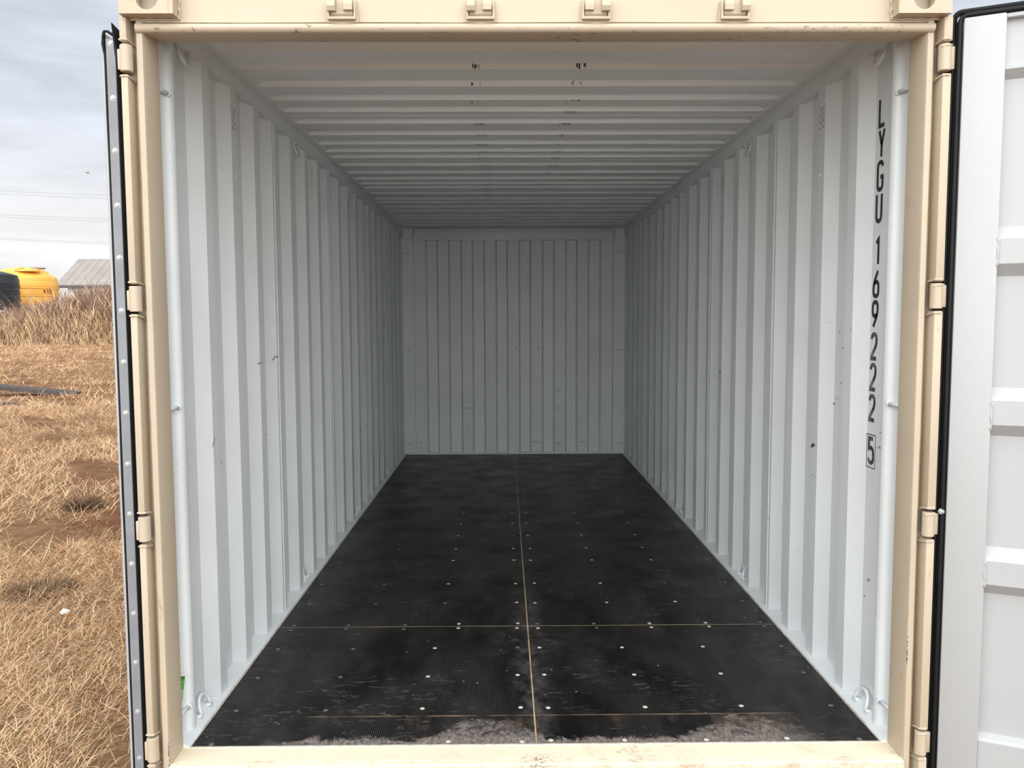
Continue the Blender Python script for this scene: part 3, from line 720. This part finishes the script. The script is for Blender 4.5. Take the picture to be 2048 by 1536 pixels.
for za, zb in LUGS:
    b = knuckle(-1); b.box(-.0235, -.008, -.010, .014, -.034, .026, .003, 2); b.box(-.0235, -.012, -.004, .05, -.03, .026, .003)
    put('hinge_knuckle', b.me('hinge_knuckle', angle=40), CREAM, door1, loc=(-1.2175, -.1160, (za+zb)/2))

# right door, open about 155 degrees: we look at its white inner face
door2 = put('door_2', None, kind='structure', cat='door', label='right container door standing open, white ribbed inner face with black edge gasket')
ang = math.atan2(-.418, .908)
TD = Matrix.Translation((1.235, -.12, 0)) @ Matrix.Rotation(ang, 4, 'Z')     # local x along the door, -y out of its inner face
def dput(name, me, mat, **k):
    o = put(name, me, mat, door2, **k); o.matrix_local = TD @ o.matrix_local; return o
b = B(); b.box(.033, .1435, -.004, .052, -.09, 2.294, .005, 2); dput('hinge_stile', b.me('hinge_stile', angle=40), DOORW)
b = B(); b.box(1.06, 1.165, 0, .052, -.09, 2.294, .005, 2); dput('lock_stile', b.me('lock_stile', angle=40), DOORW)
b = B(); b.box(.1435, 1.06, .006, .05, 2.281, 2.294, .002); dput('top_rail', b.me('top_rail'), DOORW)
b = B(); b.box(.1435, 1.06, .012, .05, -.09, .093, .002); b.prism([(.012, .093), (.020, .101), (.05, .120), (.05, .09)], .1435, 1.06, 'x'); dput('bottom_rail', b.me('bottom_rail'), DOORW)
prof = [(2.285, .030), (2.150, .022), (2.141, .012), (2.136, .012), (2.112, .040)]
for k in range(3):
    t = (1.680, 1.197, .705)[k]
    prof += [(t, .040), (t-.038, .006), (t-.110, .006), (t-.146, .040)]
prof += [(.10, .040)]
v, f = [], []
for z, d in prof: v += [(.140, d, z), (1.065, d, z)]
for i in range(len(prof)-1): f.append((2*i, 2*i+1, 2*i+3, 2*i+2))
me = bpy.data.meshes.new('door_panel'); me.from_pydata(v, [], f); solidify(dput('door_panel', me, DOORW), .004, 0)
b = B()
for z in (1.60, 1.11, .625):
    b.tube([(.1435, -.003+.004*abs(math.sin(k*2.3)), z+.045-k*.012) for k in range(8)], [.0030+.0022*abs(math.sin(k*1.9+z)) for k in range(8)], 6)
dput('rib_weld', b.me('rib_weld', smooth=True), DOORW)
# gasket: two black lips round the hinge edge and over the top, rounded at the corner
def lip(off, w, yd, r0):
    P = []
    P += [(.031-off, z) for z in np.linspace(-.10, 2.295+off-r0, 14)]
    for i in range(1, 7):
        a = PI/2*i/6; P.append((.031-off+r0*(1-math.cos(a)), 2.295+off-r0+r0*math.sin(a)))
    P += [(x, 2.295+off) for x in np.linspace(.031-off+r0+.03, 1.17, 12)]
    v, f = [], []
    for i, (x, z) in enumerate(P):
        a = Vector(P[max(i-1, 0)]); c = Vector(P[min(i+1, len(P)-1)]); t = (c-a).normalized(); n_ = Vector((-t.y, t.x))
        for wn, dd in ((0, yd), (.0, yd+.02), (w, yd+.022), (w*.9, yd-.003), (w*.45, yd-.006)):
            v.append((x+n_.x*wn, dd, z+n_.y*wn))
    for i in range(len(P)-1):
        for k in range(5): f.append((5*i+k, 5*i+(k+1) % 5, 5*i+5+(k+1) % 5, 5*i+5+k))
    return mesh('gasket', v, f, True)
dput('gasket', lip(0, .0155, .004, .012), RUBBER)
dput('gasket', lip(.0165, .014, .016, .014), RUBBER)
dput('gasket_strip', lip(.0150, .0035, .010, .014), RUBBER)
b = B(); b.box(-.022, .030, .022, .050, -.10, 2.268, .004); dput('gasket_flap', b.me('gasket_flap'), RUBBER)
for z in (.81, ):
    o = put('rivet', RV, None, door2); o.matrix_local = TD @ Matrix.Translation((.020, .0005, z)) @ Matrix.Rotation(PI/2, 4, 'X')
for za, zb in LUGS:
    b = knuckle(1); b.box(.008, .030, -.004, .014, -.034, .034, .003, 2); b.tube([(-.016, -.011, .030), (0, -.0190, .032), (.016, -.011, .035)], .0026, 6)
    put('hinge_knuckle', b.me('hinge_knuckle', angle=40), CREAM, door2, loc=(1.2205, -.1150, (za+zb)/2))

# ------------------------------------------------------------------ green packet tucked behind the left post
nx, nz = 9, 13; v, f = [], []
for s in (0, 1):
    for j in range(nz):
        for i in range(nx):
            a, c = i/(nx-1), j/(nz-1)
            bulge = (math.sin(PI*a)**.6)*(math.sin(PI*min(1, c*1.08))**.7)*.010
            wob = .0025*math.sin(a*9+c*14)+.0015*math.sin(c*31)
            xr = -1.1835+.0165*(c**.8); yy = .0265+(bulge if s else -bulge)*.5+.4*wob
            v.append((xr-(1-a)*(.008+.016*c), yy-.006*(1-a), .128+.104*c+.004*a*c+.003*math.sin(a*6)*c))
for s in (0, 1):
    for j in range(nz-1):
        for i in range(nx-1):
            q = [s*nx*nz+j*nx+i, s*nx*nz+j*nx+i+1, s*nx*nz+(j+1)*nx+i+1, s*nx*nz+(j+1)*nx+i]
            f.append(q if s == 0 else q[::-1])
m, t, bb = material('green_foil'); vco = objco(t)
s_ = N(t, 'ShaderNodeSeparateXYZ', {0: vco}).outputs[2]
colr = ramp(t, N(t, 'ShaderNodeMapRange', {0: s_, 1: .125, 2: .236}).outputs[0], [(0, (.42, .40, .07)), (.30, (.30, .42, .10)), (.52, (.20, .55, .33)), (.60, (.07, .28, .06)), (.85, (.05, .26, .04)), (.93, (.012, .12, .012)), (1, (.01, .09, .01))])
colr = mix(t, math_(t, 'MULTIPLY', ramp(t, noise(t, vco, 70, 3, .6, 2.0), [(.60, 0), (.64, 1), (.68, 0)]), .7), colr, (.5, .75, .35))
setp(t, bb, colr, .3)
put('snack_packet', mesh('snack_packet', v, f, True), m, label='green foil packet stuck behind the left cream post near the floor', cat='packet')

# ------------------------------------------------------------------ outdoors: ground and dry grass
n = 80
gx = np.concatenate([-np.geomspace(160, .6, n//2), np.geomspace(.6, 160, n//2)]); gy = np.concatenate([np.linspace(-12, 0, 6), np.geomspace(.6, 320, 60)])
v, f = [], []
for y in gy:
    for x in gx:
        d = math.hypot(x+1, y); und = .05*math.sin(x*.35+y*.21)*min(1, max(0, (d-6)/20))
        v.append((x, y, GZ+und))
nn = len(gx)
for i in range(len(gy)-1):
    for j in range(nn-1): f.append((i*nn+j, i*nn+j+1, (i+1)*nn+j+1, (i+1)*nn+j))
ground = put('ground', mesh('ground', v, f, True), SOIL, kind='structure', cat='ground', label='red brown earth under dry straw grass')

def blades(name, P, length, width, lean, az, cols, mat, bend=.5, seed=1):
    """P: Nx3 roots; one ribbon of a quad and a tip per blade"""
    rg = np.random.default_rng(seed); n = len(P)
    d = np.stack([np.cos(az)*np.sin(lean), np.sin(az)*np.sin(lean), np.cos(lean)], 1)
    lean2 = np.clip(lean+bend*rg.uniform(.2, 1, n), 0, 1.62)
    az2 = az+rg.normal(0, .5, n)
    d2 = np.stack([np.cos(az2)*np.sin(lean2), np.sin(az2)*np.sin(lean2), np.cos(lean2)], 1)
    wa = rg.uniform(0, 2*np.pi, n); wv = np.stack([np.cos(wa), np.sin(wa), np.zeros(n)], 1)*width[:, None]/2
    L = length[:, None]
    mid = P+d*L*.55; tip = mid+d2*L*.45
    v = np.empty((n, 5, 3), np.float32)
    v[:, 0] = P-wv; v[:, 1] = P+wv; v[:, 2] = mid+wv*.8; v[:, 3] = mid-wv*.8; v[:, 4] = tip
    idx = np.arange(n)[:, None]*5
    loops = np.concatenate([idx+np.array([[0, 1, 2, 3]]), idx+np.array([[3, 2, 4]])], 1).ravel()
    me = bpy.data.meshes.new(name)
    me.vertices.add(n*5); me.vertices.foreach_set('co', v.ravel())
    me.loops.add(n*7); me.loops.foreach_set('vertex_index', loops.astype(np.int32))
    me.polygons.add(n*2)
    st = (np.arange(n)[:, None]*7+np.array([[0, 4]])).ravel().astype(np.int32); me.polygons.foreach_set('loop_start', st)
    at = me.color_attributes.new('tint', 'FLOAT_COLOR', 'POINT')
    c = np.ones((n, 5, 4), np.float32); c[:, :, :3] = cols[:, None, :]
    at.data.foreach_set('color', c.ravel()); me.update(calc_edges=True); me.materials.append(mat)
    return me
STR = np.array([(.84, .59, .33), (.70, .46, .25), (.95, .74, .47), (.56, .34, .19), (.38, .21, .12), (.82, .58, .42), (.24, .13, .08)])
def pick(rg, n, pal, wts=None, jit=.16):
    k = rg.choice(len(pal), n, p=wts); return np.clip(pal[k]*rg.uniform(1-jit, 1+jit, (n, 1)), 0, 1)
def field(name, n, x0, x1, y0, y1, ln, wd, seed, label, dens=None):
    rg = np.random.default_rng(seed)
    x = rg.uniform(x0, x1, n); y = rg.uniform(y0, y1, n)
    # clumps: pull some of the roots to tuft centres
    k = rg.integers(0, max(1, n//26), n); tx = rg.uniform(x0, x1, n//26+1); ty = rg.uniform(y0, y1, n//26+1)
    m = rg.random(n) < .55; s = ln*.5
    x = np.where(m, tx[k]+rg.normal(0, s, n), x); y = np.where(m, ty[k]+rg.normal(0, s, n), y)
    patch = np.sin(x*2.1+np.sin(y*1.3)*1.5)+np.sin(y*2.7+np.cos(x*1.7)*1.3)+.7*np.sin(x*6.1+y*4.3)
    keep = (patch+rg.normal(0, .45, n) > -1.05) & (y > y0-.3) & ~((np.abs(x) < 1.46)) & ~((x > 1.0) & (x < 2.9) & (y > -1.0) & (y < .3))
    x, y = x[keep], y[keep]; n = len(x)
    P = np.stack([x, y, np.full(n, GZ-.004)], 1)
    flow = np.sin(x*1.1)+np.cos(y*.9)
    lean = np.clip(rg.normal(1.12, .30, n), .1, 1.5); az = flow*1.2+rg.normal(0, 1.5, n)
    L = ln*rg.lognormal(0, .38, n); w = wd*rg.uniform(.6, 1.4, n)
    me = blades(name, P, L, w, lean, az, pick(rg, n, STR, [.24, .20, .14, .14, .10, .10, .08]), STRAW, .55, seed)
    return put(name, me, None, kind='stuff', label=label, cat='grass')
field('grass', 150000, -4.6, -1.42, -1.3, 3.2, .080, .0020, 11, 'dry straw grass close to the container and its left door')
field('grass', 190000, -14.5, -2.0, 2.6, 14, .13, .0036, 12, 'dry straw grass field in the middle distance')
field('grass', 170000, -48, -4.0, 13, 60, .20, .0100, 13, 'dry straw grass far out before the overgrown bank')

field('grass', 50000, 1.6, 12, -1.6, 12, .12, .0036, 14, 'dry straw grass beyond the open right container door')

def tuft(name, c, r, n, ln, wd, pal, seed, label):
    rg = np.random.default_rng(seed)
    a = rg.uniform(0, 2*np.pi, n); q = r*np.sqrt(rg.random(n))
    P = np.stack([q*np.cos(a), q*np.sin(a), np.full(n, -.005)], 1)
    me = blades(name, P, ln*rg.lognormal(0, .3, n), wd*rg.uniform(.6, 1.3, n), np.clip(.35+q/r*.8+rg.normal(0, .2, n), .05, 1.5), a+rg.normal(0, .5, n), pick(rg, n, pal), STRAW, .5, seed)
    return put(name, me, None, loc=c, label=label, cat='grass tuft')
DK = np.array([(.10, .062, .040), (.17, .105, .06), (.26, .17, .10), (.07, .045, .03)])
p = px(168, 1016, Z=GZ); tuft('grass_tuft', (p.x, p.y, GZ), .12, 900, .13, .0035, DK, 21, 'dark withered grass tuft beside the left container door')
p = px(80, 1187, Z=GZ); tuft('grass_tuft', (p.x, p.y, GZ), .17, 1100, .09, .0032, DK, 22, 'dark hollow in the near left grass, made of dark blades')  # dark blades added to stand in for a hole in the grass
# pale scrap of paper
b = B(); bmesh.ops.create_icosphere(b.bm, subdivisions=2, radius=.022)
for vv in b.bm.verts: vv.co = Vector((vv.co.x*1.25, vv.co.y, vv.co.z*.7))*(1+.25*math.sin(vv.co.x*170)*math.cos(vv.co.y*150+vv.co.z*90))
p = px(132, 1236, Z=GZ); put('paper_scrap', b.me('paper_scrap'), plain('scrap_white', (.70, .68, .60), .8, var=.1), loc=(p.x, p.y, GZ+.035), label='small crumpled white scrap lying in the dry grass', cat='litter')

# beam lying on the ground, one end on the soil, and the end of a second pale board
WOOD = plain('weathered_wood', (.74, .62, .52), .8, var=.25, scale=6, bmp=.3)
WDK = plain('weathered_wood_shaded', (.085, .068, .062), .85, var=.3, scale=6, bmp=.3)  # shaded copy of the wood, painted on every face but the top
def beam(name, tip, tail, w, h, label, top=WOOD, side=WDK):
    b = B(); tip = Vector(tip); tail = Vector(tail); d = (tail-tip); L = d.length; d.normalize()
    sd_ = Vector((-d.y, d.x, 0)).normalized(); up = sd_.cross(d)*-1
    if up.z < 0: up = -up
    m = Matrix((d, sd_, up)).transposed().to_4x4(); m.translation = tip
    b.box(0, L, -w/2, w/2, 0, h, .006, mat=m)
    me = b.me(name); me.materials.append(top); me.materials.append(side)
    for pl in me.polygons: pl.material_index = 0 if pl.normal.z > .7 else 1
    return put(name, me, None, label=label, cat='timber')
tp = px(157, 787, Z=GZ); tl = px(-240, 756, Y=tp.y-.6)
beam('timber_plank', (tp.x, tp.y, GZ-.070), (tl.x, tl.y, tl.z-.02), .46, .105, 'long weathered timber plank lying slantwise on the dry grass')
tp = px(15, 812, Z=GZ); tl = px(-190, 806, Z=GZ)
beam('timber_board', (tp.x, tp.y, GZ-.0), (tl.x, tl.y+.3, GZ), .34, .06, 'end of a pale board on the grass before the beam', plain('pale_board', (.82, .78, .72), .7, var=.1), WDK)

# overgrown bank
def bank_h(x, y):
    """height of the earth bank above the ground"""
    u = max(0, (x+45)/11)                              # low at its left end, rising to the right
    along = min(4.0, 2.95*u**.95)+.25
    c = (y-67)/8.5
    return along*max(0, 1-c*c)**.8
v, f = [], []
bx = np.linspace(-56, 6, 63); by = np.linspace(57.5, 81, 26)
for y in by:
    for x in bx:
        e = min(1, (x+56)/5) if x < -51 else 1
        v.append((x, y, GZ-.05+bank_h(x, y)+.12*math.sin(x*1.7+y*2.3)*(bank_h(x, y) > .1)))
for i in range(len(by)-1):
    for j in range(len(bx)-1): f.append((i*len(bx)+j, i*len(bx)+j+1, (i+1)*len(bx)+j+1, (i+1)*len(bx)+j))
bank = put('earth_bank', mesh('earth_bank', v, f, True), SOIL, kind='structure', cat='bank', label='earth bank beyond the field, covered in tall dry grass')
rg = np.random.default_rng(31)
def tall(name, n, x0, x1, y0, y1, ln, wd, seed, pal, label, lean0=.35):
    rg = np.random.default_rng(seed); x = rg.uniform(x0, x1, n); y = rg.uniform(y0, y1, n)
    k = rg.integers(0, n//14, n); tx = rg.uniform(x0, x1, n//14+1); ty = rg.uniform(y0, y1, n//14+1); m = rg.random(n) < .7
    x = np.where(m, tx[k]+rg.normal(0, .22, n), x); y = np.where(m, ty[k]+rg.normal(0, .22, n), y)
    z = np.array([bank_h(a, c) for a, c in zip(x, y)])+GZ-.05
    P = np.stack([x, y, z], 1)
    taper = np.clip((y-y0)/3.5+.25, .25, 1)*np.clip((x+56)/9, .35, 1)
    me = blades(name, P, ln*rg.lognormal(-.05, .35, n)*taper, wd*rg.uniform(.6, 1.4, n), np.clip(np.abs(rg.normal(lean0, .3, n)), .02, 1.3), rg.uniform(0, 2*np.pi, n), pick(rg, n, pal, None, .25), STRAW, .6, seed)
    return put(name, me, None, kind='stuff', label=label, cat='grass')
BR = np.array([(.42, .28, .19), (.56, .39, .27), (.27, .165, .115), (.16, .10, .075), (.74, .55, .38), (.11, .07, .055)])
YL = np.array([(.66, .48, .27), (.74, .56, .33), (.56, .40, .22)])
tall('tall_grass', 92000, -56, 3, 58.2, 71, 1.25, .050, 32, BR, 'tall brown dry grass standing over the earth bank')
tall('tall_grass', 9000, -43, -8, 58.0, 61.0, 1.2, .045, 33, YL, 'pale yellow tufts of tall grass along the foot of the bank', .3)

# ------------------------------------------------------------------ tanks
def tank(name, uc, half, ytop_shoulder, ydome, mat, label, Y, ribs, cat='water tank'):
    c = px(uc, 600, Y=Y); e = px(uc+half, 600, Y=Y); R_ = e.x-c.x
    zs = px(uc, ytop_shoulder, Y=Y-R_).z; zd = px(uc, ydome, Y=Y).z; z0 = GZ
    H = zs-z0
    root = put(name, None, loc=(c.x, Y, z0), label=label, cat=cat)
    prof = [(R_*.97, 0), (R_, .05)]
    for r in ribs:                                            # moulded hoops
        zz = H-r
        if zz < .3: continue
    for r in sorted([H-q for q in ribs if H-q > .3]):
        prof += [(R_*1.0, r-.16), (R_*1.018, r-.10), (R_*1.018, r+.04), (R_*.985, r+.07), (R_*.985, r+.10), (R_, r+.13)]
    prof += [(R_, H-.20), (R_*.985, H-.04), (R_*.965, H)]
    b = B(); b.lathe(prof, 56); put('body', b.me('body', angle=35), mat, root)
    D = zd-zs
    b = B(); b.lathe([(R_*.965, H-.01), (R_*.965, H+D*.28), (R_*.93, H+D*.36), (R_*.72, H+D*.62), (R_*.45, H+D*.85), (R_*.2, H+D*.97), (R_*.03, H+D)], 56); put('dome', b.me('dome', angle=50), mat, root)
    return root, R_, H, D
YEL = plain('yellow_plastic', (.86, .47, .085), .45, var=.06, scale=.8)
YELD = plain('yellow_moulding', (.84, .50, .12), .45)
GRN = plain('dark_plastic', (.020, .025, .033), .42, var=.15, scale=.8)
tk, R_, H, D = tank('storage_tank', 50, 61, 561, 536.5, YEL, 'large yellow plastic tank with domed top behind the bank', 88, [.66, 1.5, 2.4, 3.3, 4.2])
def on_dome(r): 
    return H+D*np.interp(r, [.03, .2, .45, .72, .93], [1, .97, .85, .62, .36])
for a in (-1.57, -.35, .75, 2.0, 3.3):                         # broad ribs running down the dome and over the shoulder
    b = B(); m = Matrix.Rotation(a, 4, 'Z')
    pr = [(R_*.12, on_dome(.12)+.10), (R_*.5, on_dome(.5)+.20), (R_*.72, on_dome(.72)+.16), (R_*.72, on_dome(.72)-.15), (R_*.1, on_dome(.5)-.3)]
    b.prism([(q[0], q[1]) for q in pr], -.42, .42, 'y'); b.prism([(R_*.70, on_dome(.72)), (R_*.97, H+.06), (R_*.97, H-.1), (R_*.7, H-.1)], -.18, .18, 'y')
    for vv in b.bm.verts: vv.co = m @ vv.co
    put('dome_rib', b.me('dome_rib'), YELD, tk)
b = B(); b.lathe([(R_*.34, 0), (R_*.34, .16), (R_*.30, .20)], 28); put('manhole_lid', b.me('manhole_lid', angle=40), YELD, tk, loc=(R_*.40, -R_*.42, on_dome(.60)-.05))
b = B(); b.box(-.8, .8, -.25, .25, 0, .14, .02); put('lid_clamp', b.me('lid_clamp'), plain('clamp_brown', (.16, .07, .05), .6), tk, loc=(R_*.42, R_*.05, on_dome(.42)+.12))
PLQ = plain('red_sticker', (.24, .030, .015), .5)
aa = math.asin(min(.95, (95.5-50)/65))
for i, ch in enumerate('X15'):
    wch = .30; me = stroke_mesh('marking', GL[ch], wch, .44, .085, thick=0)
    th = 1.10+.112*i
    o = put('letter' if ch == 'X' else 'digit', me, PLQ, tk, label='dark red %s' % ch)
    nrm = Vector((math.sin(th), -math.cos(th), 0)); tx = Vector((math.cos(th), math.sin(th), 0))
    mm = Matrix((tx, Vector((0, 0, 1)), nrm)).transposed().to_4x4(); mm.translation = nrm*(R_*1.02+.01)+Vector((0, 0, px(95, 586, Y=88-R_*.8).z-GZ)); o.matrix_local = mm
tk2, R2, H2, D2 = tank('storage_tank', -24, 56, 552, 540, GRN, 'dark grey plastic tank at the left beside the yellow tank', 80, [.85, 1.5, 2.2, 3.0, 3.8])
b = B(); b.lathe([(R2*.16, 0), (R2*.16, .5), (R2*.13, .56)], 20); put('manhole_lid', b.me('manhole_lid', angle=40), GRN, tk2, loc=(R2*.30, -R2*.3, H2+D2*.62))
for (u, vv_, w_, h_) in ((3, 622, .22, .13), (9, 623, .08, .08), (3, 630, .2, .10)):
    q = px(u, vv_, Y=80-R2*.88); b = B(); b.box(-w_/2, w_/2, -.03, .03, -h_/2, h_/2, .01)
    put('white_sticker', b.me('white_sticker'), plain('sticker_white', (.8, .8, .8), .5), tk2, loc=(q.x-tk2.location.x, q.y-80, q.z-GZ))

# ------------------------------------------------------------------ shed
SY = 112
r0 = px(157, 518, Y=SY+7); e0 = px(110, 563, Y=SY-1); e1 = px(560, 571, Y=SY-1); rr1 = px(560, 519, Y=SY+7)
ez = px(140, 569, Y=SY-1).z
shed = put('shed', None, loc=(e0.x, SY, GZ), label='long grey roofed shed rising behind the grassy bank', cat='shed')
ROOF = plain('grey_roof_sheet', (.30, .275, .245), .7, var=.12, scale=.35)
LX = 34.0; RH = r0.z-GZ; EH = ez-GZ; RX = r0.x-e0.x
npan = 30
for i in range(npan):
    a0, a1 = LX*i/npan, LX*(i+1)/npan
    b = B(); sl = RX*0+ (RX if i == 0 else 0)
    def q(t, y, z): return (t, y, z)
    x0a = a0; x1a = a1-.05
    shift = RX
    vs = [(x0a, -1, EH), (x1a, -1, EH), (x1a+shift, 7, RH), (x0a+shift, 7, RH)]
    V = [b.bm.verts.new(p) for p in vs]+[b.bm.verts.new((p[0], p[1], p[2]-.12)) for p in vs]
    for fc in ((0, 1, 2, 3), (7, 6, 5, 4), (0, 4, 5, 1), (1, 5, 6, 2), (2, 6, 7, 3), (3, 7, 4, 0)): b.bm.faces.new([V[k] for k in fc])
    b.box(x1a-.03, x1a+.06, -1, -1, EH, EH)
    put('roof_panel', b.me('roof_panel'), ROOF, shed)
b = B()
V = [b.bm.verts.new(p) for p in [(0, -1, EH-.05), (LX, -1, EH-.05), (LX+RX, 7, RH-.14), (RX, 7, RH-.14), (LX+2*RX, 15, EH-.1), (2*RX, 15, EH-.1)]]
b.bm.faces.new((V[0], V[1], V[2], V[3])); b.bm.faces.new((V[3], V[2], V[4], V[5]))
put('roof_back', b.me('roof_back'), ROOF, shed)
b = B(); b.box(1.0, LX, .3, 14, 0, EH-.35); put('wall', b.me('wall'), plain('shed_wall', (.66, .66, .70), .7, var=.1, scale=.4), shed)
b = B(); b.box(0, LX, -.95, .35, EH-.42, EH-.12); put('eaves_shade', b.me('eaves_shade'), plain('shed_shadow', (.10, .10, .11), .8), shed)  # dark strip standing in for the shade under the eaves
for i in range(9):
    b = B(); x = 1.8+i*2.6; b.box(x, x+1.5, .2, .32, EH-2.2, EH-.7); fr = put('window', b.me('window'), plain('shed_frame', (.75, .75, .76), .6), shed)
    b = B(); b.box(x+.12, x+1.38, .16, .22, EH-2.1, EH-.8); put('pane', b.me('pane'), plain('shed_pane', (.20, .20, .21), .2), fr)

# ------------------------------------------------------------------ overhead wires
WIRE = plain('wire', (.20, .21, .22), .6)
for i, (ya, yb) in enumerate(((382.5, 390.3), (388.3, 397.6), (429.9, 437.7), (434.5, 443.2), (476.8, 485.6), (479.3, 488.9))):
    pa, pb = px(0, ya, Y=190), px(216, yb, Y=205); d = pb-pa
    pts = []
    for k in range(22):
        t = -2.2+k*.42; q = pa+d*t; q.z += 2.2*((t-.5)**2)*.06; pts.append(q)
    b = B(); b.tube(pts, .022, 5)
    put('power_line', b.me('power_line'), WIRE, group='overhead power lines', cat='power line',
        label='%s of the six thin power lines crossing the cloudy sky' % ('topmost', 'second from top', 'third from top', 'fourth from top', 'fifth from top', 'lowest')[i])
# bird
q = px(175, 345, Y=60); b = B()
b.lathe([(.005, -.16), (.07, -.05), (.085, .03), (.05, .12), (.01, .18)], 10)
for s in (-1, 1):
    V = [b.bm.verts.new(p) for p in [(s*.05, .02, .06), (s*.05, .02, -.07), (s*.22, .0, -.03), (s*.36, -.02, -.06), (s*.22, .01, .05)]]; b.bm.faces.new(V)
for vv in b.bm.verts: vv.co = Vector((vv.co.x, vv.co.z, vv.co.y))
put('bird', b.me('bird'), plain('bird_pale', (.42, .36, .32), .8), loc=q, label='tiny pale bird gliding in the cloudy sky above the wires', cat='bird')
